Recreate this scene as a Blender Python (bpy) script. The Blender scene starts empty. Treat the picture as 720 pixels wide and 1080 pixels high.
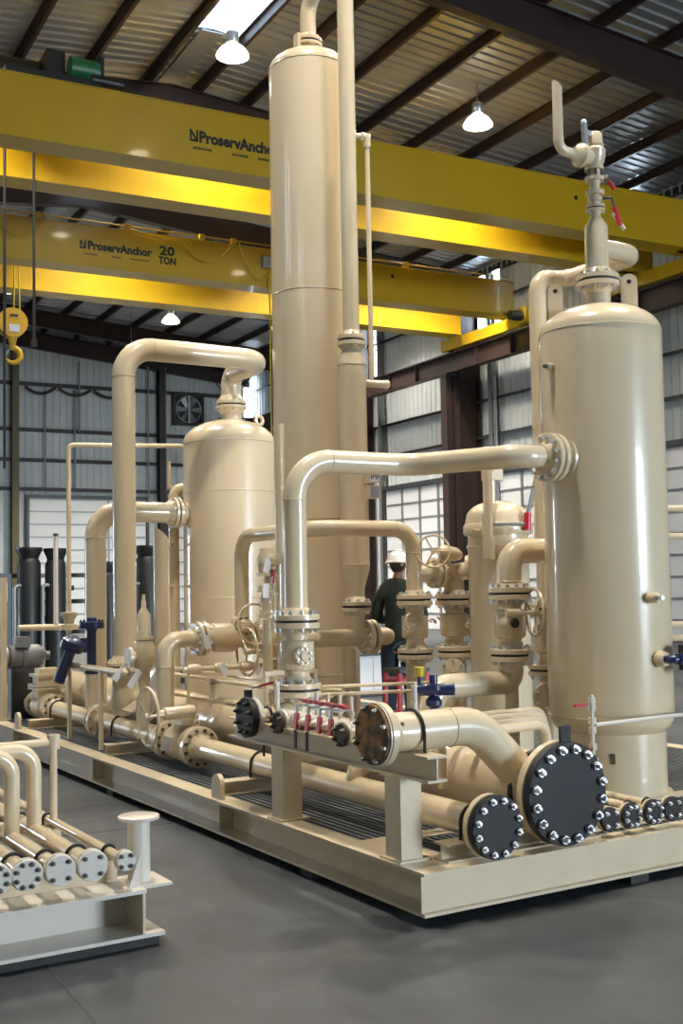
import bpy, math, random
from math import pi, sin, cos, tan, radians
from mathutils import Vector, Matrix
random.seed(7)
S = bpy.context.scene
COL = S.collection
V3 = Vector
PI = math.pi

# ------------------------------------------------------------------ camera
# world: x = across the big skid, y = along it (away), z up; metres; floor z = 0
YAW, PITCH, ROLL, EYE = 0.5501, 0.0617, -0.01746, 1.75
fw = V3((sin(YAW), cos(YAW), 0)); rt = V3((cos(YAW), -sin(YAW), 0))
f3 = fw * cos(PITCH) + V3((0, 0, sin(PITCH)))
u3 = -fw * sin(PITCH) + V3((0, 0, cos(PITCH)))
r3 = rt * cos(ROLL) + u3 * sin(ROLL)
u4 = -rt * sin(ROLL) + u3 * cos(ROLL)
cam = bpy.data.cameras.new('camera'); camo = bpy.data.objects.new('camera', cam); COL.objects.link(camo)
cam.sensor_fit = 'VERTICAL'; cam.sensor_height = 36.0; cam.lens = 1212.3 * 36 / 1080
cam.clip_end = 400
M = Matrix((r3, u4, -f3)).transposed().to_4x4(); M.translation = (0, 0, EYE)
camo.matrix_world = M
S.camera = camo

# ------------------------------------------------------------------ exposure, world, daylight doors
S.view_settings.view_transform = 'Standard'; S.view_settings.look = 'None'
S.view_settings.gamma = 1.0; S.view_settings.use_curve_mapping = False
S.view_settings.exposure = 0.17
W = bpy.data.worlds.new('sky'); S.world = W; W.use_nodes = True
bg = W.node_tree.nodes['Background']
bg.inputs[0].default_value = (0.74, 0.87, 1.0, 1); bg.inputs[1].default_value = 46.0
LAMP_W = 510.0

# building frame: u across (right), v along (away); turned a little from the skid
DELTA = 0.4945 - YAW
BLD = Matrix.Rotation(DELTA, 4, 'Z')
def B(u, v, z): return BLD @ V3((u, v, z))
U_R, U_L, V_E, V_F, Z_EAVE, SLOPE, U_RIDGE = 22.94, -9.0, 51.4, -20.0, 12.4, 0.083, 9.1
Z_RIDGE = Z_EAVE + SLOPE * (U_R - U_RIDGE)
def roof_z(u): return Z_RIDGE - SLOPE * abs(u - U_RIDGE)

def portal(name, c, nrm, w, h):
    l = bpy.data.lights.new(name, 'AREA'); l.shape = 'RECTANGLE'; l.size = w; l.size_y = h
    l.cycles.is_portal = True
    o = bpy.data.objects.new(name, l); COL.objects.link(o)
    o.matrix_world = nrm.to_track_quat('-Z', 'Y').to_matrix().to_4x4(); o.location = c
    return o
DOOR_L = (30.5, 33.0, 4.4)       # open door in the left wall
DOOR_F = (15.2, 22.8, 6.9)       # open truck door in the front wall, behind and right of the camera: u0, u1, height
WIN_L = [(-1.6, -.9), (1.6, 2.3), (9.0, 9.6), (11.4, 12.1)]   # tall slit windows high in the left wall
portal('daylight_left_door', B(U_L + .05, (DOOR_L[0] + DOOR_L[1]) / 2, DOOR_L[2] / 2), B(1, 0, 0), DOOR_L[1] - DOOR_L[0], DOOR_L[2])
portal('daylight_front_door', B((DOOR_F[0] + DOOR_F[1]) / 2, V_F + .05, DOOR_F[2] / 2), B(0, 1, 0), DOOR_F[1] - DOOR_F[0], DOOR_F[2])

# ------------------------------------------------------------------ materials
MATS = {}
def mat(name, col, rough=.5, metal=0.0, var=0.0, scale=6.0, col2=None, bump=0.0, bscale=40.0, coat=0.0, emit=None, estr=0.0, transl=0.0, detail=4.0, lo=.35, hi=.65):
    m = bpy.data.materials.new(name); m.use_nodes = True; nt = m.node_tree; n = nt.nodes; lk = nt.links
    b = n['Principled BSDF']
    b.inputs['Base Color'].default_value = (*col, 1); b.inputs['Roughness'].default_value = rough; b.inputs['Metallic'].default_value = metal
    b.inputs['Coat Weight'].default_value = coat; b.inputs['Coat Roughness'].default_value = .05
    if 'blind' in name: b.inputs['Specular IOR Level'].default_value = .22
    tc = n.new('ShaderNodeTexCoord')
    if col2 or var:
        nz = n.new('ShaderNodeTexNoise'); nz.inputs['Scale'].default_value = scale; nz.inputs['Detail'].default_value = detail
        lk.new(tc.outputs['Object'], nz.inputs['Vector'])
        r = n.new('ShaderNodeValToRGB'); lk.new(nz.outputs[0], r.inputs[0])
        r.color_ramp.elements[0].position = lo; r.color_ramp.elements[1].position = hi
        c2 = col2 or tuple(c * (1 - var) for c in col)
        r.color_ramp.elements[0].color = (*c2, 1); r.color_ramp.elements[1].color = (*col, 1)
        lk.new(r.outputs[0], b.inputs['Base Color'])
    if bump:
        nb = n.new('ShaderNodeTexNoise'); nb.inputs['Scale'].default_value = bscale; lk.new(tc.outputs['Object'], nb.inputs['Vector'])
        bp = n.new('ShaderNodeBump'); bp.inputs['Strength'].default_value = bump; bp.inputs['Distance'].default_value = .01
        lk.new(nb.outputs[0], bp.inputs['Height']); lk.new(bp.outputs[0], b.inputs['Normal'])
    if emit:
        b.inputs['Emission Color'].default_value = (*emit, 1); b.inputs['Emission Strength'].default_value = estr
    if transl:
        t = n.new('ShaderNodeBsdfTranslucent'); t.inputs[0].default_value = (*col, 1)
        mx = n.new('ShaderNodeMixShader'); mx.inputs[0].default_value = transl
        out = n['Material Output']; lk.new(b.outputs[0], mx.inputs[1]); lk.new(t.outputs[0], mx.inputs[2]); lk.new(mx.outputs[0], out.inputs[0])
    MATS[name] = m; return m
CREAM = mat('cream_paint', (.69, .565, .375), .30, var=.03, scale=3, coat=.7)
CREAM2 = mat('cream_paint_steel', (.65, .535, .355), .34, var=.06, scale=5, coat=.3)
PALE = mat('pale_cream_paint', (.70, .645, .56), .30, var=.04, scale=5, coat=.4)  # paler, less yellow tone of the cream paint
BLACK = mat('black_blind_steel', (.026, .027, .030), .5, col2=(.034, .026, .020), scale=7, bump=.12, lo=.35, hi=.6)
RUBBER = mat('black_rubber', (.012, .012, .013), .55)
RUST = mat('rusty_gasket_face', (.36, .165, .04), .75, col2=(.05, .03, .016), scale=16, bump=.6, bscale=30, lo=.38, hi=.62)
RUSTD = mat('weathered_dark_rust', (.10, .065, .035), .6, col2=(.03, .025, .02), scale=22, bump=.3)
STEEL = mat('bright_zinc_bolt', (.74, .76, .80), .34, metal=.85)
DSTEEL = mat('dull_stud_steel', (.17, .17, .16), .35, metal=.9)
GREYST = mat('grey_steel', (.30, .31, .32), .4, metal=.6)
GRATE = mat('dark_grating_steel', (.15, .165, .18), .42, metal=.4, var=.3, scale=8)
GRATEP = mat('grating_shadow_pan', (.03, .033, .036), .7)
RED = mat('red_handle_grip', (.50, .02, .03), .35)
BLUE = mat('navy_blue_paint', (.012, .02, .085), .3, coat=.2)
YEL = mat('crane_yellow_paint', (.56, .345, .010), .34, var=.06, scale=1.2, coat=.15)
YELH = mat('hook_yellow_paint', (.72, .40, .01), .4)
INK = mat('black_vinyl_lettering', (.012, .012, .012), .5)
WHITE = mat('white_label', (.75, .76, .80), .5)
BROWN = mat('red_oxide_structural_steel', (.034, .017, .014), .5, var=.2, scale=2)
BROWN2 = mat('dark_structural_steel', (.020, .014, .012), .5)
GALV = mat('galvanised_roof_sheet', (.36, .37, .375), .36, metal=.3, var=.12, scale=.8)
SIDING = mat('white_wall_siding', (.56, .59, .58), .45, var=.06, scale=.6)
DOORP = mat('white_door_section', (.66, .67, .68), .42, var=.05, scale=.8)
DKGREY = mat('dark_grey_steel', (.06, .068, .072), .45, metal=.3)
TRANSP = mat('translucent_panel', (.30, .33, .35), .5, transl=.85)
SKYL = mat('dimmed_skylight_sheet', (.13, .145, .16), .5, transl=.85)  # colour darkened so less daylight glares through the skylights
WINP = mat('window_fibreglass_pane', (.85, .90, .95), .4, transl=.9)
DGREEN = mat('green_motor_paint', (.02, .16, .05), .4)
DARKEQ = mat('black_equipment_paint', (.016, .018, .018), .42)
MOTOR = mat('grey_motor_paint', (.13, .135, .135), .4)
OLIVE = mat('olive_wall_column_paint', (.10, .085, .03), .5)
ROPE = mat('dark_wire_rope', (.02, .02, .02), .5, metal=.3)
ROPEY = mat('yellow_sling', (.55, .40, .02), .5)
LAMPM = mat('spun_aluminium_reflector', (.75, .75, .74), .25, metal=.7)
REFR = mat('glowing_prismatic_refractor', (.9, .88, .82), .3, emit=(1.0, .92, .80), estr=2.2)
BULB = mat('metal_halide_bulb', (1, .95, .85), .4, emit=(1.0, .86, .66), estr=60)
APRON = mat('outside_concrete_apron', (.45, .44, .42), .8, var=.1)
SHIRT = mat('dark_green_work_shirt', (.020, .028, .022), .85, var=.2, scale=14)
JEANS = mat('dark_blue_jeans', (.018, .032, .052), .85, var=.25, scale=20)
SKIN = mat('skin', (.42, .22, .14), .5)
HAIR = mat('brown_hair', (.03, .018, .01), .6)
HAT = mat('white_hard_hat_plastic', (.78, .77, .74), .3)
LEATHER = mat('brown_leather', (.07, .035, .018), .6)
BLOCKING = mat('dark_floor_blocking', (.045, .04, .036), .8, var=.3, scale=12)
CABW = mat('white_cabinet_paint', (.72, .72, .72), .4)
LCDB = mat('blue_grey_display', (.16, .28, .45), .3)
PLATEM = mat('stainless_nameplate', (.30, .28, .36), .4, metal=.3)
GLINT = mat('painted_tube_glint', (.95, .84, .80), .3, coat=.3)  # pinkish near-white puts the glint on the thin tube into its colour

def floor_mat():
    m = bpy.data.materials.new('trowelled_concrete'); m.use_nodes = True; nt = m.node_tree; n = nt.nodes; lk = nt.links
    b = n['Principled BSDF']; tc = n.new('ShaderNodeTexCoord')
    n1 = n.new('ShaderNodeTexNoise'); n1.inputs['Scale'].default_value = .55; n1.inputs['Detail'].default_value = 7; n1.inputs['Roughness'].default_value = .62
    n2 = n.new('ShaderNodeTexNoise'); n2.inputs['Scale'].default_value = 5; n2.inputs['Detail'].default_value = 6
    n3 = n.new('ShaderNodeTexNoise'); n3.inputs['Scale'].default_value = 90
    for q in (n1, n2, n3): lk.new(tc.outputs['Object'], q.inputs['Vector'])
    r = n.new('ShaderNodeValToRGB'); r.color_ramp.elements[0].position = .32; r.color_ramp.elements[1].position = .68
    r.color_ramp.elements[0].color = (.024, .0275, .0315, 1); r.color_ramp.elements[1].color = (.066, .073, .081, 1)
    lk.new(n1.outputs[0], r.inputs[0])
    mx = n.new('ShaderNodeMixRGB'); mx.blend_type = 'OVERLAY'; mx.inputs[0].default_value = .35
    lk.new(r.outputs[0], mx.inputs[1]); lk.new(n2.outputs[0], mx.inputs[2]); lk.new(mx.outputs[0], b.inputs['Base Color'])
    r2 = n.new('ShaderNodeMapRange'); r2.inputs[3].default_value = .34; r2.inputs[4].default_value = .62
    lk.new(n2.outputs[0], r2.inputs[0]); lk.new(r2.outputs[0], b.inputs['Roughness'])
    bp = n.new('ShaderNodeBump'); bp.inputs['Strength'].default_value = .08; bp.inputs['Distance'].default_value = .004
    lk.new(n3.outputs[0], bp.inputs['Height']); lk.new(bp.outputs[0], b.inputs['Normal'])
    return m
FLOORM = floor_mat()

# ------------------------------------------------------------------ mesh builder
def basis(a):
    a = V3(a).normalized(); t = V3((0, 0, 1)) if abs(a.z) < .9 else V3((1, 0, 0))
    e1 = t.cross(a).normalized(); return e1, a.cross(e1), a
class MB:
    def __init__(s, xf=None): s.v = []; s.f = []; s.xf = xf
    def add(s, vs, fs):
        o = len(s.v); s.v += [V3(p) for p in vs]; s.f += [tuple(i + o for i in f) for f in fs]; return s
    def box(s, x0, y0, z0, x1, y1, z1):
        return s.add([(x0, y0, z0), (x1, y0, z0), (x1, y1, z0), (x0, y1, z0), (x0, y0, z1), (x1, y0, z1), (x1, y1, z1), (x0, y1, z1)],
                     [(3, 2, 1, 0), (4, 5, 6, 7), (0, 1, 5, 4), (1, 2, 6, 5), (2, 3, 7, 6), (3, 0, 4, 7)])
    def beam(s, p, q, w, h, up=(0, 0, 1)):          # rectangular bar from p to q; w sideways, h along up
        p, q = V3(p), V3(q); a = (q - p).normalized(); e = a.cross(V3(up)).normalized(); n = e.cross(a)
        vs = [c + e * (w / 2 * i) + n * (h / 2 * j) for c in (p, q) for i, j in ((-1, -1), (1, -1), (1, 1), (-1, 1))]
        return s.add(vs, [(3, 2, 1, 0), (4, 5, 6, 7), (0, 1, 5, 4), (1, 2, 6, 5), (2, 3, 7, 6), (3, 0, 4, 7)])
    def ibeam(s, p, q, w, h, tf=.015, tw=.01, up=(0, 0, 1)):   # p, q on the section's centre line
        p, q, up = V3(p), V3(q), V3(up).normalized()
        s.beam(p + up * (h / 2 - tf / 2), q + up * (h / 2 - tf / 2), w, tf, up)
        s.beam(p - up * (h / 2 - tf / 2), q - up * (h / 2 - tf / 2), w, tf, up)
        return s.beam(p, q, tw, h - 2 * tf, up)
    def lathe(s, o, a, prof, n=24):
        o = V3(o); e1, e2, a = basis(a); rings = []; vs = []; fs = []
        for d, r in prof:
            if r < 1e-6: rings.append([len(vs)]); vs.append(o + a * d)
            else:
                rings.append(list(range(len(vs), len(vs) + n)))
                vs += [o + a * d + e1 * (r * cos(2 * PI * k / n)) + e2 * (r * sin(2 * PI * k / n)) for k in range(n)]
        for A, Bq in zip(rings, rings[1:]):
            if len(A) == 1 and len(Bq) == 1: continue
            for k in range(n):
                j = (k + 1) % n
                if len(A) == 1: fs.append((A[0], Bq[j], Bq[k]))
                elif len(Bq) == 1: fs.append((A[k], A[j], Bq[0]))
                else: fs.append((A[k], A[j], Bq[j], Bq[k]))
        return s.add(vs, fs)
    def cyl(s, p, q, r, r2=None, n=20):
        p, q = V3(p), V3(q); L = (q - p).length; r2 = r if r2 is None else r2
        return s.lathe(p, q - p, [(0, 0), (0, r), (L, r2), (L, 0)], n)
    def torus(s, c, a, R, r, n=32, m=8):
        c = V3(c); e1, e2, a = basis(a); vs = []; fs = []
        for i in range(n):
            t = 2 * PI * i / n; d = e1 * cos(t) + e2 * sin(t)
            vs += [c + d * (R + r * cos(2 * PI * k / m)) + a * (r * sin(2 * PI * k / m)) for k in range(m)]
        for i in range(n):
            for k in range(m):
                fs.append((i * m + k, ((i + 1) % n) * m + k, ((i + 1) % n) * m + (k + 1) % m, i * m + (k + 1) % m))
        return s.add(vs, fs)
    def ball(s, c, r, n=16, sc=(1, 1, 1)):
        k = max(6, n // 2); o = len(s.v)
        s.lathe((0, 0, 0), (0, 0, 1), [(-r * cos(PI * i / k), r * sin(PI * i / k) if 0 < i < k else 0) for i in range(k + 1)], n)
        for i in range(o, len(s.v)): p = s.v[i]; s.v[i] = V3((p.x * sc[0], p.y * sc[1], p.z * sc[2])) + V3(c)
        return s
    def tube(s, pts, r, bend=0.0, n=16, caps=True, k=9):
        P = [V3(p) for p in pts]; path = [P[0]]
        for i in range(1, len(P) - 1):
            a = (P[i - 1] - P[i]); b = (P[i + 1] - P[i]); la, lb = a.length, b.length; a.normalize(); b.normalize()
            ang = PI - a.angle(b)
            if ang < 1e-3:
                if hasattr(r, '__len__'): path.append(P[i])
                continue
            d = min(bend * tan(ang / 2), la * .499, lb * .499) if bend else 0
            if d < 1e-4: path.append(P[i]); continue
            R = d / tan(ang / 2); c = P[i] + (a + b).normalized() * (R / cos(ang / 2))
            s0 = P[i] + a * d - c; s1 = P[i] + b * d - c
            ax = s0.cross(s1).normalized()
            for j in range(k + 1): path.append(c + Matrix.Rotation(ang * j / k, 3, ax) @ s0)
        path.append(P[-1])
        path = [p for i, p in enumerate(path) if i == 0 or (p - path[i - 1]).length > 1e-5]
        T = []
        for i in range(len(path)):
            t = V3((0, 0, 0))
            if i: t += (path[i] - path[i - 1]).normalized()
            if i < len(path) - 1: t += (path[i + 1] - path[i]).normalized()
            T.append(t.normalized())
        e1, e2, _ = basis(T[0]); vs = []; fs = []
        rs = r if hasattr(r, '__len__') else [r] * len(path)
        for i, p in enumerate(path):
            if i:
                q = T[i - 1].rotation_difference(T[i]); e1 = q @ e1; e2 = q @ e2
            rr = rs[min(i, len(rs) - 1)]
            vs += [p + e1 * (rr * cos(2 * PI * j / n)) + e2 * (rr * sin(2 * PI * j / n)) for j in range(n)]
        for i in range(len(path) - 1):
            for j in range(n): fs.append((i * n + j, i * n + (j + 1) % n, (i + 1) * n + (j + 1) % n, (i + 1) * n + j))
        if caps: fs += [tuple(reversed(range(n))), tuple(range((len(path) - 1) * n, len(path) * n))]
        return s.add(vs, fs)
    def prism(s, pts, o, ex, ey, t):                 # 2-D outline pts in axes ex, ey at o, thickness t along ex x ey
        o, ex, ey = V3(o), V3(ex).normalized(), V3(ey).normalized(); ez = ex.cross(ey); n = len(pts)
        vs = [o + ex * a + ey * b for a, b in pts] + [o + ex * a + ey * b + ez * t for a, b in pts]
        return s.add(vs, [tuple(reversed(range(n))), tuple(range(n, 2 * n))] + [(i, (i + 1) % n, n + (i + 1) % n, n + i) for i in range(n)])
    def bolts(s, c, a, R, n, br, h0, h1, ph=.5, stud=.012):
        c = V3(c); e1, e2, a = basis(a)
        for k in range(n):
            t = 2 * PI * (k + ph) / n; p = c + e1 * (R * cos(t)) + e2 * (R * sin(t))
            s.lathe(p + a * h0, a, [(-stud, 0), (-stud, br * .55), (0, br * .55), (0, br), (h1 - h0, br), (h1 - h0, br * .55), (h1 - h0 + stud, br * .55), (h1 - h0 + stud, 0)], 6)
        return s
    def mesh(s, name, m, off=V3((0, 0, 0)), ang=38):
        me = bpy.data.meshes.new(name)
        vs = [(s.xf @ p if s.xf else p) - off for p in s.v]
        me.from_pydata(vs, [], s.f)
        me.polygons.foreach_set('use_smooth', [True] * len(me.polygons))
        me.set_sharp_from_angle(angle=radians(ang)); me.materials.append(m)
        return me

def setp(o, **k):
    for a, b in k.items():
        if b: o[a] = b
    return o
class Thing:
    def __init__(s, name, label, cat, loc, group=None, kind=None, bld=False):
        s.loc = B(*loc) if bld else V3(loc); s.bld = bld
        s.e = bpy.data.objects.new(name, None); COL.objects.link(s.e); s.e.location = s.loc; s.e.empty_display_size = .1
        setp(s.e, label=label, category=cat, group=group, kind=kind)
    def mb(s): return MB(BLD if s.bld else None)
    def part(s, name, mb, m, parent=None, kind=None, label=None, ang=38):
        if s.bld and mb.xf is None: mb.xf = BLD
        o = bpy.data.objects.new(name, mb.mesh(name, m, s.loc, ang)); COL.objects.link(o); o.parent = parent or s.e
        return setp(o, kind=kind, label=label)
    def inst(s, name, me, mw, parent=None):          # a piece that shares mesh data
        o = bpy.data.objects.new(name, me); COL.objects.link(o); o.parent = parent or s.e
        mw = mw.copy(); mw.translation -= s.loc; o.matrix_local = mw; return o
def struct(name, mb, m, loc=(0, 0, 0), ang=38):
    o = bpy.data.objects.new(name, mb.mesh(name, m, V3(loc), ang)); o.location = loc; COL.objects.link(o); o['kind'] = 'structure'; return o
def child(o, name, mb, m, kind=None, ang=38):
    c = bpy.data.objects.new(name, mb.mesh(name, m, V3(o.location), ang)); COL.objects.link(c); c.parent = o
    return setp(c, kind=kind)

# =================================================================== SETTING
fl = MB(BLD).box(U_L - 14, V_F - 14, -.2, U_R + 14, V_E + 1, 0)
floor = struct('floor', fl, FLOORM)
mbj = MB(BLD)                                            # saw-cut joints, dark filler a hair proud of the slab
def saw(u0, v0, u1, v1): mbj.beam((u0, v0, .0005), (u1, v1, .0005), .008, .003)
for v in (2.2, 8.2, 14.2, 20.2, 26.2): saw(U_L, v, U_R, v)
for u in (1.35, 7.6, 13.6): saw(u, -2, u, V_E)
child(floor, 'control_joint', mbj, mat('joint_filler', (.06, .06, .058), .7), kind='stuff')

def corrug(mb, P, du, n, L0, L1, depth=.035, pitch=.305):
    """ribbed sheet: P(s, t, d) -> point; ribs run along t from L0 to L1 and repeat along s"""
    prof = []
    for k in range(n):
        a = k * pitch; prof += [(a, 0), (a + .17, 0), (a + .20, depth), (a + .25, depth), (a + .28, 0)]
    prof.append((n * pitch, 0))
    vs = [P(du + a, L0, d) for a, d in prof] + [P(du + a, L1, d) for a, d in prof]; m = len(prof)
    return mb.add(vs, [(i, i + 1, m + i + 1, m + i) for i in range(m - 1)])

# ceiling: ribbed sheets in strips, purlins, rafters
_c = MB(BLD)
for a, b in ((V_F, 20.3), (22.3, 31.3), (33.9, V_E)): _c.box(U_RIDGE - .25, a, Z_RIDGE + .03, U_RIDGE + .25, b, Z_RIDGE + .05)
ceil = struct('ceiling', _c, GALV)
SKY = [(20.3, 22.3, 8.55, 9.1), (20.3, 22.3, 9.1, 9.7), (31.3, 33.9, 8.45, 9.1), (31.3, 33.9, 9.1, 9.75)]     # skylights v0, v1, u0, u1
def roof_strip(v0, v1, u0, u1):
    n = max(1, round((v1 - v0) / .305)); p = (v1 - v0) / n
    child(ceil, 'roof_sheet', corrug(MB(BLD), lambda s_, t, d: (t, s_, roof_z(t) + .12 - d), v0, n, u0, u1, pitch=p), GALV)
cuts = sorted({V_F, -12.35, -4.9, 2.53, 9.97, 17.4, 20.3, 22.3, 24.85, 31.3, 33.9, 39.7, 47.15, V_E})
for a, b in zip(cuts, cuts[1:]):
    for u0, u1 in ((U_L, U_RIDGE), (U_RIDGE, U_R + .1)):
        holes = sorted((h[2], h[3]) for h in SKY if h[0] <= a and h[1] >= b and h[2] >= u0 - .01 and h[3] <= u1 + .01)
        x = u0
        for h0, h1 in holes:
            if h0 - x > .05: roof_strip(a, b, x, h0)
            x = h1
        if u1 - x > .05: roof_strip(a, b, x, u1)
for v0, v1, u0, u1 in SKY:
    n = round((v1 - v0) / .305)
    child(ceil, 'skylight_sheet', corrug(MB(BLD), lambda s_, t, d: (t, s_, roof_z(t) + .12 - d), v0, n, u0, u1, pitch=(v1 - v0) / n), SKYL)
PUR = [-7, -5, -3.5, -2, -.5, 1, 2.5, 4, 5.5, 7, 8.5, 9.75, 11.0, 12.5, 14.0, 15.5, 17.05, 18.65, 20.2, 21.7]
RAF = [-19.8, -12.35, -4.9, 2.53, 9.97, 17.4, 24.85, 32.3, 39.7, 47.15, 51.2]
for u in PUR:
    z = roof_z(u); m = MB(BLD)
    m.box(u - .008, V_F, z - .14, u + .008, V_E, z + .085); m.box(u - .075, V_F, z + .07, u, V_E, z + .085); m.box(u, V_F, z - .14, u + .075, V_E, z - .125)
    child(ceil, 'purlin', m, BROWN)
for v in RAF:
    for u0, u1 in ((U_L, U_RIDGE), (U_RIDGE, U_R - .3)):
        m = MB(BLD); d0, d1 = (.95, .62) if u0 == U_L else (.62, .95); z0, z1 = roof_z(u0) - .14, roof_z(u1) - .14
        m.add([(u0, v - .01, z0 - d0), (u1, v - .01, z1 - d1), (u1, v - .01, z1), (u0, v - .01, z0), (u0, v + .01, z0 - d0), (u1, v + .01, z1 - d1), (u1, v + .01, z1), (u0, v + .01, z0)],
              [(0, 1, 2, 3), (7, 6, 5, 4), (0, 4, 5, 1), (3, 2, 6, 7)])
        m.beam((u0, v, z0 - d0), (u1, v, z1 - d1), .25, .02); m.beam((u0, v, z0 - .012), (u1, v, z1 - .012), .25, .02)
        r_ = child(ceil, 'rafter', m, BROWN)
        for u in PUR:
            if u0 < u < u1 and 16 < v < 50:               # flange brace angles down from the purlins
                zb = roof_z(u)
                child(ceil, 'flange_brace', MB(BLD).beam((u, v + .75, zb - .14), (u + .03, v + .05, zb - .62), .045, .045), BROWN)

# walls -------------------------------------------------------------
WIN_R = [(24.3, 25.0, 10.2, 12.25), (30.95, 31.45, 10.4, 12.35), (31.75, 32.45, 10.4, 12.35), (38.9, 39.55, 9.95, 12.1)]
wallR = struct('wall_right', MB(BLD).box(U_R - .02, V_E - 24.5, 0, U_R + .10, V_E, .25), GREYST)
def sidingR(v0, v1, z0, z1):
    n = max(1, round((v1 - v0) / .305))
    child(wallR, 'siding_sheet', corrug(MB(BLD), lambda s_, t, d: (U_R - d, s_, t), v0, n, z0, z1, pitch=(v1 - v0) / n), SIDING)
x = V_F
for v0, v1, z0, z1 in WIN_R:
    sidingR(x, v0, 0, Z_EAVE + .22); sidingR(v0, v1, 0, z0); sidingR(v0, v1, z1, Z_EAVE + .22); x = v1
sidingR(x, V_E, 0, Z_EAVE + .22)
def window(n, pts, nrm, bars, pane=None):
    """pts: four corners; a translucent pane in a dark frame"""
    c = sum((V3(p) for p in pts), V3()) / 4
    m = MB(BLD); 
    for a, b in zip(pts, pts[1:] + pts[:1]): m.beam(a, b, .06, .08, nrm)
    for a, b in bars: m.beam(a, b, .04, .05, nrm)
    w = struct(f'window_{n}', m, DKGREY)
    child(w, 'pane', MB(BLD).add(pts, [(0, 1, 2, 3)]), pane or WINP)
nwin = 0
for v0, v1, z0, z1 in WIN_R:
    nwin += 1; zs = [z0 + (z1 - z0) * k / 4 for k in (1, 2, 3)]
    window(nwin, [(U_R, v0, z0), (U_R, v1, z0), (U_R, v1, z1), (U_R, v0, z1)], (1, 0, 0), [((U_R, v0, z), (U_R, v1, z)) for z in zs])
GIRT_R = [11.2, 9.45, 7.87, 6.64]
bays = [(2.7, 9.97), (9.97, 17.4), (17.4, 24.85), (24.85, 32.3), (32.3, 39.7), (39.7, 47.15), (47.15, V_E)]
for v0, v1 in bays:
    for z in GIRT_R:
        m = MB(BLD).box(U_R - .24, v0, z - .008, U_R - .035, v1, z + .008); m.box(U_R - .24, v0, z - .075, U_R - .225, v1, z + .008); m.box(U_R - .07, v0, z, U_R - .035, v1, z + .07)
        child(wallR, 'girt', m, BROWN if v0 > 31 else DKGREY)
    m = MB(BLD).box(U_R - .02, v0, Z_EAVE - .22, U_R + .02, v1, Z_EAVE + .05); m.box(U_R - .16, v0, Z_EAVE - .22, U_R, v1, Z_EAVE - .20)
    child(wallR, 'eave_strut', m, BROWN2)
for v in RAF[1:]:
    if v < 8 or v > 51: continue
    vv = v
    m = MB(BLD).ibeam((U_R - .55, vv, 0), (U_R - .55, vv, Z_EAVE - .2), .30, .85, .02, .014, up=(1, 0, 0))
    child(wallR, 'frame_column', m, BROWN)
    m = MB(BLD).ibeam((U_R - 1.35, vv, 0), (U_R - 1.35, vv, 8.72), .34, .36, .022, .016, up=(1, 0, 0)); m.box(U_R - 1.55, vv - .2, 8.70, U_R - 1.1, vv + .2, 8.76)
    child(wallR, 'crane_column', m, BROWN)
for v in (31.3, 25.75, 38.7, 46.2):
    child(wallR, 'door_jamb_post', MB(BLD).ibeam((U_R - .22, v, 0), (U_R - .22, v, Z_EAVE - .3), .20, .22, .015, .012, up=(1, 0, 0)), GREYST)
for v in (31.0, 31.1, 32.9, 33.4, 40.4): 
    child(wallR, 'conduit', MB(BLD).cyl((U_R - .30, v, .3), (U_R - .30, v, 8.6), .03, n=8), GREYST)
for i in range(7):
    a = bays[i]; m = MB(BLD)
    m.ibeam((U_R - 1.35, a[0], 9.08), (U_R - 1.35, a[1], 9.08), .30, .64, .022, .014); m.box(U_R - 1.39, a[0], 9.40, U_R - 1.31, a[1], 9.46)
    for k in range(1, 4):
        vv = a[0] + (a[1] - a[0]) * k / 4; m.box(U_R - 1.48, vv - .01, 8.8, U_R - 1.22, vv + .01, 9.38)
    child(wallR, 'runway_beam', m, BROWN)
def door(n, P, w, h, rows, cols, post_at):
    """sectional door. P(s, z, d): s along the door, d towards the room"""
    m = MB(BLD)
    def bx(s0, z0, d0, s1, z1, d1, mm):
        vs = [P(s, z, d) for d in (d0, d1) for s, z in ((s0, z0), (s1, z0), (s1, z1), (s0, z1))]
        mm.add(vs, [(3, 2, 1, 0), (4, 5, 6, 7), (0, 1, 5, 4), (1, 2, 6, 5), (2, 3, 7, 6), (3, 0, 4, 7)])
    bx(-.12, 0, 0, 0, h + .1, .16, m); bx(w, 0, 0, w + .12, h + .1, .16, m); bx(-.12, h, 0, w + .12, h + .16, .2, m)
    d = struct(f'door_{n}', m, DKGREY)
    rh = h / rows
    for r in range(rows):
        for c in range(cols):
            mm = MB(BLD); s0, s1 = w * c / cols + .03, w * (c + 1) / cols - .03
            bx(s0, r * rh + .03, .04, s1, (r + 1) * rh - .03, .085, mm)
            child(d, 'door_panel', mm, DOORP)
        mm = MB(BLD); bx(0, (r + 1) * rh - .035, .03, w, (r + 1) * rh + .02, .11, mm); child(d, 'section_rail', mm, GREYST)
    for s in post_at:
        mm = MB(BLD); bx(s - .045, 0, .03, s + .045, h, .14, mm); child(d, 'stile', mm, GREYST)
nd = 0
for v0, v1 in ((18.2, 24.0), (25.95, 31.1), (33.5, 38.5), (40.6, 46.0)):
    nd += 1; w = v1 - v0
    door(nd, lambda s, z, d, v0=v0: (U_R - .12 - d, v0 + s, z), w, 5.3, 9, 4, [w * k / 4 for k in range(1, 4)])

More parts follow.
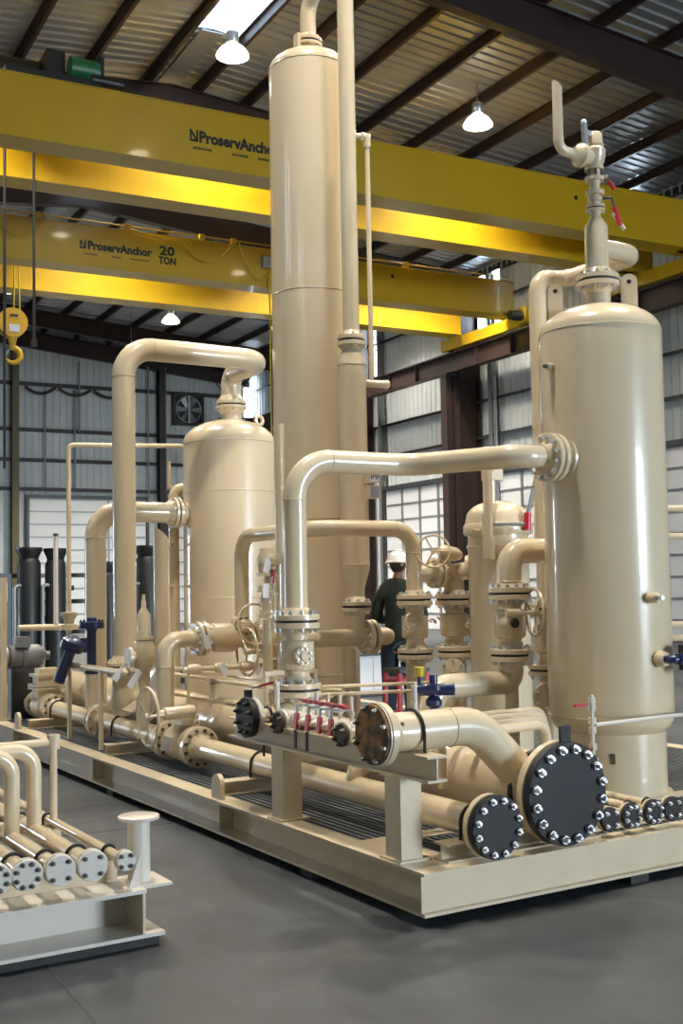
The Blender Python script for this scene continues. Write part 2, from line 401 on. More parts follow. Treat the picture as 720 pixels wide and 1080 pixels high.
WIN_E = (22.35, 22.9, 9.9, 11.95)
wallE = struct('wall_back', MB(BLD).box(U_L, V_E, 0, U_R, V_E + .1, .25), GREYST)
def sidingE(u0, u1, z0, z1f):
    n = max(1, round((u1 - u0) / .305))
    mb = MB(BLD); p = (u1 - u0) / n
    for k in range(n):
        a = u0 + k * p; zt = lambda u: z1f if z1f < 12 else roof_z(u) + .22
        pr = [(a, 0), (a + .56 * p, 0), (a + .66 * p, .035), (a + .82 * p, .035), (a + .92 * p, 0), (a + p, 0)]
        vs = [(q, V_E - d, z0) for q, d in pr] + [(q, V_E - d, zt(q)) for q, d in pr]
        mb.add(vs, [(i + 1, i, 6 + i, 6 + i + 1) for i in range(5)])
    child(wallE, 'siding_sheet', mb, SIDING)
for a, b in ((U_L, -3), (-3, 3), (3, 9.1), (9.1, 14.7), (14.7, WIN_E[0])): sidingE(a, b, 0, 20)
sidingE(WIN_E[0], WIN_E[1], 0, WIN_E[2]); sidingE(WIN_E[0], WIN_E[1], WIN_E[3], 20)
nwin += 1
window(nwin, [(WIN_E[0], V_E, WIN_E[2]), (WIN_E[1], V_E, WIN_E[2]), (WIN_E[1], V_E, WIN_E[3]), (WIN_E[0], V_E, WIN_E[3])], (0, 1, 0), [])
for z in (10.86, 8.80, 7.45, 6.15):
    m = MB(BLD).box(U_L, V_E - .24, z - .075, U_R - 1, V_E - .035, z + .075)
    child(wallE, 'girt', m, BROWN2)
for u in (4.5, 11.25, 18.0):
    m = MB(BLD).ibeam((u, V_E - .4, 0), (u, V_E - .4, roof_z(u) - .9), .30, .40, .02, .014, up=(0, 1, 0)); child(wallE, 'wind_column', m, OLIVE if u < 12 else BROWN2)
for k in range(2):                                       # rod bracing at the far corner
    a, b = ((20.3, 8.9), (22.7, 12.0)) if k else ((20.3, 12.0), (22.7, 8.9))
    child(wallE, 'brace_rod', MB(BLD).cyl((a[0], V_E - .5, a[1]), (b[0], V_E - .5, b[1]), .035, n=8), BROWN2)
for u, z0, z1 in ((12.6, 6.2, 10.7), (13.95, 6.2, 10.7), (14.15, 8.8, 12), (17.4, 5, 12), (18.25, 5, 12)):
    child(wallE, 'conduit', MB(BLD).cyl((u, V_E - .3, z0), (u, V_E - .3, z1), .04, n=8), GREYST)
nd += 1; door(nd, lambda s, z, d: (11.9 + s, V_E - .12 - d, z), 5.4, 5.74, 10, 3, [1.75, 3.6])
nd += 1; door(nd, lambda s, z, d: (18.4 + s, V_E - .12 - d, z), 3.6, 5.74, 10, 2, [1.8])
wallL = struct('wall_left', MB(BLD).box(U_L - .1, V_F, 0, U_L, WIN_L[0][0], 13), SIDING)
def left(v0, v1, z0, z1): child(wallL, 'siding_sheet', MB(BLD).box(U_L - .1, v0, z0, U_L, v1, z1), SIDING)
x = WIN_L[0][0]
for v0, v1 in WIN_L:
    if v0 - x > .01: left(x, v0, 0, 13)
    left(v0, v1, 0, 9.3); left(v0, v1, 12.2, 13); x = v1; nwin += 1
    window(nwin, [(U_L - .05, v0, 9.3), (U_L - .05, v1, 9.3), (U_L - .05, v1, 12.2), (U_L - .05, v0, 12.2)], (1, 0, 0), [], TRANSP)
left(x, DOOR_L[0], 0, 13); left(DOOR_L[1], V_E, 0, 13); left(DOOR_L[0], DOOR_L[1], DOOR_L[2], 13)
wallF = struct('wall_front', MB(BLD).box(U_L, V_F - .1, 0, DOOR_F[0], V_F, 14), SIDING)
child(wallF, 'siding_sheet', MB(BLD).box(DOOR_F[1], V_F - .1, 0, U_R, V_F, 14), SIDING)
child(wallF, 'siding_sheet', MB(BLD).box(DOOR_F[0], V_F - .1, DOOR_F[2], DOOR_F[1], V_F, 14), SIDING)

# wall fan and festoon cable on the back wall
t = Thing('wall_fan', 'round bladed exhaust fan in a square dark frame high on the far wall', 'fan', (19.4, V_E - .3, 9.35), bld=True)
m = t.mb()
for a in ((18.62, 9.35, 18.76, 10.85), (20.04, 9.35, 20.18, 10.85), (18.62, 9.35, 20.18, 9.47), (18.62, 10.73, 20.18, 10.85)): m.box(a[0], V_E - .35, a[1], a[2], V_E - .06, a[3])
t.part('frame', m, BROWN2); t.part('back_plate', t.mb().box(18.7, V_E - .12, 9.4, 20.1, V_E - .1, 10.8), DARKEQ)
t.part('shroud_ring', t.mb().torus((19.4, V_E - .3, 10.1), (0, 1, 0), .62, .04), GREYST)
for k in range(6):
    a = 2 * PI * k / 6; e = V3((cos(a), 0, sin(a))); n_ = V3((-sin(a), 0, cos(a))); c = V3((19.4, V_E - .28, 10.1))
    t.part('blade', t.mb().prism([(.08, -.06), (.58, -.16), (.58, .12), (.08, .06)], c, e, (n_ + V3((0, .35, 0))), .015), GREYST)
t.part('hub', t.mb().cyl((19.4, V_E - .36, 10.1), (19.4, V_E - .2, 10.1), .1), DKGREY)
t.part('guard', MB(BLD).box(19.34, V_E - .40, 9.45, 19.46, V_E - .37, 10.75), GREYST)
t = Thing('festoon_cable', 'black cable looping in swags under the upper girt of the far wall', 'cable', (11.7, V_E - .35, 10.6), bld=True)
for a, b in ((11.7, 13.05), (13.2, 14.65), (14.8, 16.3)):
    pts = [(a + (b - a) * i / 8, V_E - .36, 10.70 - .28 * (1 - (2 * i / 8 - 1) ** 2)) for i in range(9)]
    t.part('swag', t.mb().tube(pts, .07, n=8), BROWN2)

# =================================================================== LAMPS
def lamp(u, v, z, label, on=True, power=1.0, r=.34):
    t = Thing('high_bay_lamp', label, 'lamp', (u, v, z), group='high bay lamps under the roof', bld=True)
    c = (u, v, z)
    t.part('reflector', t.mb().lathe(c, (0, 0, 1), [(0, r), (.05, r * .98), (.16, r * .75), (.25, r * .42), (.27, r * .36), (.25, r * .34), (.15, r * .70), (.045, r * .93), (0, r)], 28), REFR if on else LAMPM)
    t.part('ballast_housing', t.mb().lathe(c, (0, 0, 1), [(.26, 0), (.26, .10), (.30, .13), (.50, .13), (.54, .09), (.58, 0)], 16), LAMPM)
    zt = roof_z(u) + .09
    t.part('hanger', t.mb().cyl((u, v, z + .55), (u, v, zt), .015, n=8), GREYST)
    t.part('bulb', t.mb().ball((u, v, z + .10), r * .62, 16, (1, 1, .8)), BULB if on else LAMPM)
    if on:
        l = bpy.data.lights.new('lamp_light', 'AREA'); l.shape = 'DISK'; l.size = r * 1.7; l.energy = LAMP_W * power; l.color = (1.0, .925, .81); l.spread = radians(124)
        o = bpy.data.objects.new('lamp_light', l); COL.objects.link(o); o.parent = t.e; o.location = (0, 0, -.02)
lamp(9.1, 21.25, 12.60, 'lit high bay lamp above the nearer yellow crane, left of the tall tower', power=.75)
lamp(15.1, 21.1, 12.15, 'lit high bay lamp above the nearer yellow crane, right of the tall tower', power=.75)
lamp(7.75, 35.7, 10.95, 'lit high bay lamp just above the yellow hook block', power=1.8)
lamp(13.1, 36.1, 10.55, 'aluminium high bay lamp below the second crane, over the bent cream pipe', power=1.5, r=.30)
lamp(14.1, 43.4, 10.75, 'small lit high bay lamp by the top bend of the tall cream pipe', power=2.2, r=.24)
for u, v in ((3, 13.7), (9.1, 13.7), (15.1, 13.7), (3, 6.2), (9.1, 6.2), (3, 21.1), (9.1, 28.6), (15.1, 28.6), (17.8, 28.6), (3, 36), (15.1, 36.0)):
    lamp(u, v, roof_z(u) - .95, 'extra high bay lamp added out of view to brighten the walls')
for u, v, z in ((21.0, 43.4, 12.1), (17.0, 36, 12.4), (19.6, 36, 12.2), (19.6, 28.6, 12.15)):  # unseen lamps added to brighten the back and right walls
    lamp(u, v, z, 'extra high bay lamp added out of view to brighten the walls', power=.9, r=.3)

# =================================================================== CRANES
def text_mesh(txt, size, ext=.004, bold=0.0):
    c = bpy.data.curves.new('txt', 'FONT'); c.body = txt; c.size = size; c.extrude = ext; c.offset = bold; c.resolution_u = 2
    o = bpy.data.objects.new('txt', c); COL.objects.link(o); bpy.context.view_layer.update()
    me = bpy.data.meshes.new_from_object(o.evaluated_get(bpy.context.evaluated_depsgraph_get())); bpy.data.objects.remove(o); return me
def letter(t, name, txt, p, size, m, ex, ey, width=None, bold=0.0):
    me = text_mesh(txt, size, bold=bold); me.materials.clear(); me.materials.append(m)
    xs = [v.co.x for v in me.vertices]; w = max(xs) - min(xs); sx = (width / w) if width else 1.0
    ex, ey = V3(ex).normalized(), V3(ey).normalized(); n = ex.cross(ey)
    mw = Matrix((ex * sx, ey, n)).transposed().to_4x4(); mw.translation = p
    return t.inst(name, me, mw)
EU, EZ = B(1, 0, 0), V3((0, 0, 1))
def crane(vf, zb, zt, gap, gd, u0, u1, label, wide_r):
    t = Thing('bridge_crane', label, 'crane', (u1 - .3, vf, 9.46), group='yellow bridge cranes', bld=True)
    for k in range(2):
        v = vf + k * gap; m = t.mb()
        m.box(u0, v, zb + .02, u1, v + gd, zt - .02); m.box(u0, v - .03, zt - .02, u1, v + gd + .03, zt); m.box(u0, v - .03, zb, u1, v + gd + .03, zb + .02)
        for i in range(8): m.box(u0 + (u1 - u0) * i / 8 - .005, v - .004, zb + .02, u0 + (u1 - u0) * i / 8 + .005, v, zt - .02)
        g = t.part('girder', m, YEL)
        t.part('trolley_rail', t.mb().box(u0, v + gd / 2 - .03, zt, u1, v + gd / 2 + .03, zt + .06), BROWN2, parent=g)
    e = t.mb().box(U_R - 1.55, vf - .9, 9.50, U_R - 1.15, vf + gap + gd + .9, 9.86)
    et = t.part('end_truck', e, YEL)
    for v in (vf - .55, vf + gap + gd + .55): t.part('wheel', t.mb().cyl((U_R - 1.45, v, 9.62), (U_R - 1.25, v, 9.62), .17), BROWN2, parent=et)
    for v in (vf - .98, vf + gap + gd + .98): t.part('bumper', t.mb().cyl((U_R - 1.35, v - .1, 9.68), (U_R - 1.35, v + .1, 9.68), .11), YELH, parent=et)
    t.part('drive_motor', t.mb().cyl((U_R - 2.15, vf - .35, 9.72), (U_R - 1.55, vf - .35, 9.72), .15), DARKEQ)
    t.part('gearbox', t.mb().box(U_R - 1.75, vf - .6, 9.5, U_R - 1.5, vf - .1, 9.98), YEL)
    for v in (vf + gd / 2, vf + gap + gd / 2): t.part('gusset', t.mb().box(u1 - .9, v - .12, 9.86, u1, v + .12, zb + .001), YEL)
    return t
c1 = crane(20.5, 9.86, 11.05, 2.1, .6, U_L + 1, 21.75, 'nearer yellow double girder crane with black lettering, partly behind the tower top', 0)
c2 = crane(28.0, 9.79, 10.86, 2.85, .6, U_L + 1, 21.2, 'farther yellow double girder crane with looped cables and a 20 ton marking', 0)
def logo(t, u, v, z, h):                                 # emblem: an N with a barred block beside it
    m = t.mb()
    m.box(u, v - .006, z, u + h * .16, v, z + h); m.box(u + h * .55, v - .006, z, u + h * .72, v, z + h)
    m.prism([(h * .16, h), (h * .16, h * .66), (h * .55, 0), (h * .55, h * .34)], (u, v - .002, z), (1, 0, 0), (0, 0, 1), .004)
    m.box(u + h * .16, v - .005, z, u + h * .55, v - .001, z + h * .2)
    t.part('emblem', m, INK)
logo(c1, 7.86, 20.5, 10.35, .24)
letter(c1, 'lettering', 'ProservAnchor', B(8.05, 20.498, 10.36), .31, INK, EU, EZ, 1.72, .014)
for a, b in ((7.93, 8.33), (8.75, 9.1), (9.3, 9.9)):
    m = c1.mb(); x = a
    while x < b - .02: m.box(x, 20.494, 10.205, x + .035, 20.5, 10.25); x += .05
    c1.part('small_print', m, INK, kind='stuff')
logo(c2, 7.78, 28.0, 10.24, .22)
letter(c2, 'lettering', 'ProservAnchor', B(7.98, 27.998, 10.25), .29, INK, EU, EZ, 1.68, .014)
letter(c2, 'capacity_number', '20', B(9.87, 27.998, 10.335), .33, INK, EU, EZ, .42, .012)
letter(c2, 'capacity_word', 'TON', B(9.85, 27.998, 10.10), .26, INK, EU, EZ, .48, .012)
for a, b in ((7.9, 8.25), (8.6, 8.85), (9.1, 9.6)):
    m = c2.mb(); x = a
    while x < b - .02: m.box(x, 27.994, 10.10, x + .03, 28.0, 10.14); x += .05
    c2.part('small_print', m, INK, kind='stuff')
for t, v, u, z in ((c1, 20.5, 17.4, 10.62), (c2, 28.0, 16.9, 10.55)):
    t.part('cable_hole', t.mb().cyl((u, v - .012, z), (u, v, z), .055, n=14), INK)
# festoon on the farther crane: rail with trolleys and hanging cable loops
rl = c2.part('festoon_rail', c2.mb().tube([(5, 27.9, 10.93), (21, 27.9, 10.93)], .022, n=8), YEL)
for i, u in enumerate((6.7, 9.0, 11.0, 11.9, 13.2, 15.6, 17.3)):
    c2.part('festoon_trolley', c2.mb().box(u - .07, 27.84, 10.84, u + .07, 27.96, 10.98), YELH, parent=rl)
for a, b, s in ((5.6, 6.9, .55), (9.0, 11.0, .15), (10.35, 11.9, .62), (12.05, 13.3, .92)):
    pts = [(a + (b - a) * i / 12, 27.86, 10.88 - s * (1 - (2 * i / 12 - 1) ** 2)) for i in range(13)]
    c2.part('festoon_cable', c2.mb().tube(pts, .022, n=6), ROPEY)
# trolley hoist on the nearer crane, its ropes, the far crane's hook
t = Thing('crane_trolley', 'dark hoist trolley with green motor riding on top of the nearer crane', 'hoist', (5.4, 21.9, 11.11), bld=True)
t.part('trolley_frame', t.mb().box(4.4, 20.7, 11.11, 6.2, 23.2, 11.27), DARKEQ)
t.part('rope_drum', t.mb().cyl((4.2, 21.9, 11.62), (5.3, 21.9, 11.62), .33), DARKEQ)
t.part('gear_case', t.mb().box(5.3, 21.3, 11.27, 5.65, 22.1, 12.0), DARKEQ)
t.part('hoist_motor', t.mb().cyl((5.7, 21.2, 11.65), (6.25, 21.2, 11.65), .22), DGREEN)
t.part('motor_cover', t.mb().box(6.25, 21.0, 11.4, 6.32, 21.5, 11.9), DARKEQ)
t.part('drive_unit', t.mb().cyl((6.0, 20.75, 11.3), (6.6, 20.75, 11.3), .10), DARKEQ)
for i, (u, v) in enumerate(((4.62, 21.8), (5.29, 22.3))):
    t = Thing('hoist_rope', ('leftmost' if i == 0 else 'second') + ' dark wire rope dropping from the nearer crane trolley', 'rope', (u, v, 4.0), bld=True)
    t.part('rope', t.mb().cyl((u, v, 6.6 if i else 4.0), (u, v, 11.12), .028, n=8), ROPE)
    if i: t.part('rope_weight', t.mb().cyl((u, v, 6.45), (u, v, 6.6), .06, n=10), ROPE)
hu, hv = 6.39, 29.3
t = Thing('crane_hook_block', 'yellow sheave block with open hook hanging from the farther crane', 'hook', (hu, hv, 7.3), bld=True)
t.part('sheave_cheek', t.mb().cyl((hu, hv - .16, 8.48), (hu, hv - .10, 8.48), .37, n=32), YELH)
t.part('sheave_cheek', t.mb().cyl((hu, hv + .10, 8.48), (hu, hv + .16, 8.48), .37, n=32), YELH)
t.part('sheave', t.mb().cyl((hu, hv - .1, 8.48), (hu, hv + .1, 8.48), .33, n=28), DKGREY)
t.part('label_plate', t.mb().box(hu - .10, hv - .17, 8.24, hu + .16, hv - .16, 8.42), WHITE)
t.part('maker_plate', t.mb().box(hu - .08, hv - .17, 8.62, hu + .12, hv - .16, 8.68), INK)
t.part('shank', t.mb().lathe((hu + .02, hv, 7.88), (0, 0, 1), [(0, 0), (0, .07), (.1, .09), (.3, .13), (.34, 0)], 16), YELH)
pts = [(hu + .02 + .19 * cos(a) * (1), hv, 7.66 + .19 * sin(a)) for a in [PI * .55 - i * (PI * 1.62) / 18 for i in range(19)]]
t.part('hook', t.mb().tube([(hu + .02, hv, 7.92)] + pts, [.07, .07] + [.075] * 8 + [.07, .065, .06, .05, .045, .04, .035, .03, .025, .02, .02], n=10), YELH)
t.part('hook_latch', t.mb().beam((hu - .03, hv, 7.86), (hu - .16, hv, 7.62), .03, .03, (0, 1, 0)), GREYST)
t = Thing('hoist_fall', 'yellow rope fall running from the farther crane down to the hook block', 'rope', (hu, hv, 8.6), bld=True)
for d in (-.08, .08): t.part('rope', t.mb().cyl((hu + d + .12, hv, 8.5), (hu + d * .5 + .12, hv, 10.9), .02, n=8), ROPEY)
t = Thing('pendant_cable', 'thin yellow pendant cable hanging beside the tower from the farther crane', 'cable', (12.95, 27.9, 4), bld=True)
t.part('cable', t.mb().cyl((12.95, 27.9, 3.2), (12.95, 27.9, 10.3), .022, n=8), ROPEY)
t.part('junction_box', t.mb().box(12.75, 27.85, 10.30, 13.15, 27.97, 10.62), GREYST)


# =================================================================== PIPING HELPERS
X, Y, Z = V3((1, 0, 0)), V3((0, 1, 0)), V3((0, 0, 1))
def flange(T, c, a, OD, t, rp, m=CREAM, name='flange', parent=None):
    """disc whose face is at c and whose hub runs along a to the pipe"""
    return T.part(name, MB().lathe(c, a, [(0, 0), (0, OD / 2 - .004), (.003, OD / 2), (t - .003, OD / 2), (t, OD / 2 - .004), (t, rp * 1.32), (t + rp * .55, rp * 1.02), (t + rp * .55, 0)], 32), m, parent)
def studs(T, c, a, OD, t, nb, br, m=STEEL, g=.006, parent=None, k=.41):
    mb = MB(); nh = br * 1.0
    mb.bolts(c, a, OD * k, nb, br, t + g, t + g + nh, stud=br * .7); mb.bolts(c, a, OD * k, nb, br, -t - g - nh, -t - g, stud=br * .7)
    T.part('stud_ring', mb, m, parent, kind='stuff')
    T.part('gasket', MB().cyl(V3(c) - V3(a).normalized() * g, V3(c) + V3(a).normalized() * g, OD * .45), RUBBER, parent)
def joint(TA, TB, c, a, OD, t, rp, nb=8, br=.014, g=.008, m=STEEL, pm=CREAM):
    """flanged joint between TA (on the -a side) and TB (on the +a side)"""
    a = V3(a).normalized(); c = V3(c)
    if TA: flange(TA, c - a * g, -a, OD, t, rp, pm)
    if TB: flange(TB, c + a * g, a, OD, t, rp, pm)
    studs(TB or TA, c, a, OD, t, nb, br, m, g)
def blind(name, label, c, a, OD, t, nb, br, m=BLACK, group=None, each=True, bm=STEEL, k=.43, ph=.5):
    """blind flange; its outer face looks along a, its inner face sits at c"""
    a = V3(a).normalized(); c = V3(c); T = Thing(name, label, 'flange', c - Z * OD / 2, group)
    T.part('disc', MB().lathe(c, a, [(0, 0), (0, OD / 2 - .003), (.003, OD / 2), (t - .004, OD / 2), (t, OD / 2 - .004), (t, 0)], 48), m)
    e1, e2, _ = basis(a)
    if each:
        me = MB().lathe((0, 0, 0), (0, 0, 1), [(-.03, 0), (-.03, br * .55), (0, br * .55), (0, br), (br * .95, br), (br * .95, br * .62), (br * 1.75, br * .58), (br * 1.95, br * .4), (br * 1.95, 0)], 6).mesh('bolt', bm)
        q = a.to_track_quat('Z', 'Y').to_matrix().to_4x4()
        for i in range(nb):
            th = 2 * PI * (i + ph) / nb; mw = q.copy(); mw.translation = c + a * t + e1 * (OD * k * cos(th)) + e2 * (OD * k * sin(th)); T.inst('bolt', me, mw)
    else:
        T.part('bolt_ring', MB().bolts(c, a, OD * k, nb, br, t, t + br, stud=br * .8), bm, kind='stuff')
    return T
def wheel(T, c, a, R, r, m=CREAM, sp=3, stem=0.0, ph=0.0, parent=None):
    c, a = V3(c), V3(a).normalized(); e1, e2, _ = basis(a)
    w = T.part('handwheel', MB().torus(c, a, R, r, 36, 8), m, parent)
    T.part('wheel_hub', MB().cyl(c - a * r * 2.2, c + a * r * 2.2, r * 2.4, n=14), m, w)
    for i in range(sp):
        th = 2 * PI * i / sp + ph; d = e1 * cos(th) + e2 * sin(th)
        T.part('spoke', MB().cyl(c + d * r * 2, c + d * (R - r * .5), r * .75, n=8), m, w)
    if stem: T.part('stem', MB().cyl(c, c - a * stem, r * 1.1, n=12), m)
def ubolt(T, c, a, r, zb, th=.009, parent=None):
    """black U-bolt over a pipe (axis a) with its legs going down to zb"""
    c = V3(c); a = V3(a).normalized(); e = a.cross(Z).normalized(); R = r + th
    pts = [c - e * R + Z * (zb - c.z)] + [c - e * (R * cos(t)) + Z * (R * sin(t)) for t in [PI * i / 12 for i in range(13)]] + [c + e * R + Z * (zb - c.z)]
    T.part('u_bolt', MB().tube(pts, th, n=8), RUBBER, parent)
def pipe(T, pts, r, bend=.0, m=CREAM, name='pipe', n=24, parent=None): return T.part(name, MB().tube(pts, r, bend, n=n), m, parent)
def weld(T, c, a, r, parent=None): T.part('weld_bead', MB().torus(c, a, r, .005, 28, 6), CREAM, parent)
def valve_body(T, p, q, rp, rb, cover=None, cr=.07, cl=.04, n=28, m=CREAM, cm=None):
    """ball-valve body between flange hubs p and q; cover = direction of the round bonnet"""
    p, q = V3(p), V3(q); L = (q - p).length; a = (q - p).normalized(); mid = (p + q) / 2
    T.part('body', MB().lathe(p, a, [(0, 0), (0, rp), (L * .20, rp), (L * .24, rb * .98), (L * .26, rb), (L * .74, rb), (L * .76, rb * .98), (L * .80, rp), (L, rp), (L, 0)], n), m)
    if cover:
        d = V3(cover).normalized()
        b = T.part('bonnet', MB().lathe(mid, d, [(rb * .8, 0), (rb * .8, cr), (rb + cl, cr), (rb + cl, cr * .5), (rb + cl + .02, cr * .45), (rb + cl + .02, 0)], 24), m)
        T.part('bonnet_bolts', MB().bolts(mid, d, cr * .78, 8, cr * .14, rb + cl, rb + cl + cr * .14), cm or STEEL, b, kind='stuff')
def lever(T, c, d, L, w=.018, m=RED):
    c, d = V3(c), V3(d).normalized(); up = Z if abs(d.z) < .8 else X
    T.part('lever', MB().beam(c, c + d * L * .4, w * .8, .008, up), DSTEEL); T.part('red_grip', MB().beam(c + d * L * .35, c + d * L, w * 1.2, w * .8, up), m)

# =================================================================== THE BIG SKID
T = Thing('process_skid', 'long cream steel skid base with dark grating deck carrying the vessels', 'skid', (5.6, 9.5, 0))
def sk(name, mb, m=CREAM2, kind=None, parent=None): return T.part(name, mb, m, parent, kind)
X0, X1, Y0, Y1 = 3.425, 7.90, 4.848, 14.2
m = MB(); m.box(X0, Y0 + .15, .254, X0 + .15, Y1, .27); m.box(X0, Y0 + .15, .05, X0 + .15, Y1, .066); m.box(X0 + .135, Y0 + .047, .066, X0 + .147, Y1, .254)
sb = sk('side_beam', m)
for y in (7.32, 9.9, 12.4): sk('stiffener', MB().box(X0 + .03, y - .006, .066, X0 + .135, y + .006, .254), parent=sb)
sk('side_beam', MB().ibeam((X1 - .075, Y0, .16), (X1 - .075, Y1, .16), .15, .22, .016, .012))
m = MB(); m.box(X0, Y0, .05, X1, Y0 + .15, .066); m.box(X0, Y0, .254, X1, Y0 + .15, .2705); m.box(X0 + .006, Y0 + .035, .066, X1, Y0 + .047, .254)
sk('end_beam', m)
sk('end_beam', MB().ibeam((X0, Y1 - .07, .16), (X1, Y1 - .07, .16), .15, .22, .016, .012))
CROSS = [5.62, 7.42, 9.3, 11.2, 13.0]
for k, y in enumerate(CROSS): h = .21 if k == 0 else .155; sk('cross_beam', MB().ibeam((X0 + .15, y, .06 + h / 2), (X1 - .15, y, .06 + h / 2), .14, h, .014, .01))
sk('deck_plate', MB().box(X0 + .15, Y0 + .15, .255, X0 + .34, 5.55, .2695))
sk('shade_pan', MB().box(X0 + .16, Y0 + .16, .07, X1 - .15, Y1 - .15, .08), GRATEP)  # dark sheet stands in for the shade below the grating bars
ys = [Y0 + .15] + CROSS + [Y1 - .15]; xs = [X0 + .155, 4.55, 5.65, 6.75, X1 - .16]
for i, (a, b) in enumerate(zip(ys, ys[1:])):
    ya, yb = a + (.075 if i == 1 else .004), b - (.075 if i == 0 else .004)
    for xa, xb in zip(xs, xs[1:]):
        if i == 0 and xa < 3.7: xa = X0 + .345
        m = MB(); n_ = int((xb - xa - .02) / .05)
        for k in range(n_ + 1): xx = xa + .01 + (xb - xa - .02) * k / n_; m.box(xx - .013, ya, .225, xx + .013, yb, .266)
        for k in range(5): yy = ya + .02 + (yb - ya - .04) * k / 4; m.box(xa, yy - .006, .225, xb, yy + .006, .258)
        sk('grating_panel', m, GRATE, kind='stuff')
for y in (7.36, 12.28):
    lug = [(-.075, 0), (.075, 0), (.075, .10)] + [(.075 * cos(t), .10 + .075 * sin(t)) for t in [PI * i / 10 for i in range(1, 10)]] + [(-.075, .10)]
    l_ = sk('lifting_lug', MB().prism(lug, (X0 + .06, y, .268), -Y, Z, .032)); sk('lug_hole', MB().cyl((X0 + .058, y, .37), (X0 + .0595, y, .37), .02), RUBBER, parent=l_)
    sk('lug_boss', MB().torus((X0 + .06, y, .37), X, .03, .006, 20, 6), parent=l_)
for (y, x0, x1), w_ in zip(((7.50, 3.56, 4.75), (9.86, 3.56, 4.75), (12.2, 3.56, 4.75), (5.02, 3.66, 4.75)), ('by the lifting lug', 'under the tall bent pipe', 'by the far lifting lug', 'under the two big black flanges')):
    t = Thing('pipe_sleeper', 'low cream steel sleeper beam ' + w_ + ', carrying the edge pipe', 'support', ((x0 + x1) / 2, y, .27), 'pipe sleepers on the deck')
    t.part('beam', MB().ibeam((x0, y, .316), (x1, y, .316), .13, .094, .010, .008), CREAM2)
for x, y in ((3.5, 12.6), (3.5, 9.4), (3.52, 6.1), (4.95, 4.93), (6.2, 4.93), (7.6, 4.93), (7.6, 9.0)): sk('timber_block', MB().box(x - .07, y - .07, 0, x + .07, y + .07, .05), BLOCKING)
T = Thing('pipe_support', 'cream steel support frame of two posts and a beam at the skid edge', 'support', (3.53, 5.9, .27))
for y in (6.48, 5.18):
    m = MB().box(3.465, y - .075, .27, 3.60, y + .075, .716); p_ = sk('support_post', m); sk('base_plate', MB().box(3.44, y - .10, .268, 3.64, y + .10, .282), parent=p_)
sk('support_beam', MB().ibeam((3.533, 4.86, .7825), (3.533, 7.2, .7825), .125, .135, .012, .009))

# ---- 16-inch header with big black blind
HX, HZ = 4.385, .572
H = Thing('header_pipe', 'large horizontal cream header lying along the skid behind the black flange', 'pipe', (HX, 9, .37))
pipe(H, [(HX, 4.93, HZ), (HX, 13.7, HZ)], .203, n=40); flange(H, (HX, 4.875, HZ), Y, .566, .05, .203)
for y in (6.2, 8.9): weld(H, (HX, y, HZ), Y, .203)
H.part('clamp_band', MB().lathe((HX, 5.05, HZ), Y, [(0, .203), (0, .216), (.03, .216), (.03, .203)], 40), RUBBER)
H.part('end_cap', MB().lathe((HX, 13.7, HZ), Y, [(0, .203), (.06, .18), (.10, .1), (.11, 0)], 32), CREAM)
for y in (5.02, 9.86, 12.2): H.part('saddle', MB().box(HX - .13, y - .05, .362, HX + .13, y + .05, .42), CREAM2)
b = blind('blind_flange', 'biggest black blind flange, sixteen bright bolts and a tab on top', (HX, 4.868, HZ), -Y, .566, .05, 16, .025, k=.432)
b.part('lifting_tab', MB().box(HX - .035, 4.825, HZ + .278, HX + .035, 4.845, HZ + .37), BLACK)

# ---- 6-inch line low along the edge, with its valves
SX, SZ = 3.885, .452
s1 = Thing('edge_pipe', 'low cream pipe near the skid edge running from black flange to wheel valve', 'pipe', (SX, 6.5, .365))
pipe(s1, [(SX, 4.93, SZ), (SX, 8.56, SZ)], .084); flange(s1, (SX, 4.865, SZ), Y, .335, .042, .084)
for y in (5.02, 7.50): ubolt(s1, (SX, y, SZ), Y, .084, .363)
pipe(s1, [(SX, 6.22, SZ), (SX, 6.22, .60), (HX - .1, 6.22, HZ)], .062, .1, name='branch_pipe')
blind('blind_flange', 'second biggest black blind flange, low beside the biggest one', (SX, 4.858, SZ), -Y, .335, .042, 12, .018, k=.42)
gv = Thing('gate_valve', 'cream gear operated gate valve with an upright handwheel at the skid edge', 'valve', (SX, 8.9, .28))
gv.part('body', MB().lathe((SX, 8.66, SZ), Y, [(0, 0), (0, .09), (.04, .10), (.10, .145), (.35, .145), (.42, .10), (.46, .09), (.46, 0)], 28), CREAM)
joint(s1, gv, (SX, 8.61, SZ), Y, .33, .045, .084, 12, .015, m=DSTEEL)
gv.part('bonnet', MB().lathe((SX, 8.88, SZ + .1), Z, [(0, 0), (0, .085), (.1, .085), (.1, .12), (.13, .12), (.13, .05), (.2, .05), (.2, 0)], 20), CREAM)
gv.part('gear_case', MB().lathe((3.58, 8.72, .725), X, [(0, 0), (0, .03), (.05, .032), (.06, .05), (.30, .055), (.32, .05), (.32, 0)], 20), CREAM)
gv.part('gear_arm', MB().box(3.78, 8.69, .62, 3.88, 8.90, .74), CREAM)
wheel(gv, (3.46, 8.62, .722), -X, .225, .0125, sp=3, stem=.14, ph=.5)
gv.part('eye_bolt', MB().torus((SX, 8.63, SZ + .19), Y, .022, .006, 16, 6), CREAM)
s2 = Thing('edge_pipe', 'cream pipe run along the skid edge between the two edge valves', 'pipe', (SX, 11, .365))
joint(gv, s2, (SX, 9.17, SZ), Y, .33, .045, .084, 12, .015, m=DSTEEL)
pipe(s2, [(SX, 9.22, SZ), (SX, 12.3, SZ)], .084)
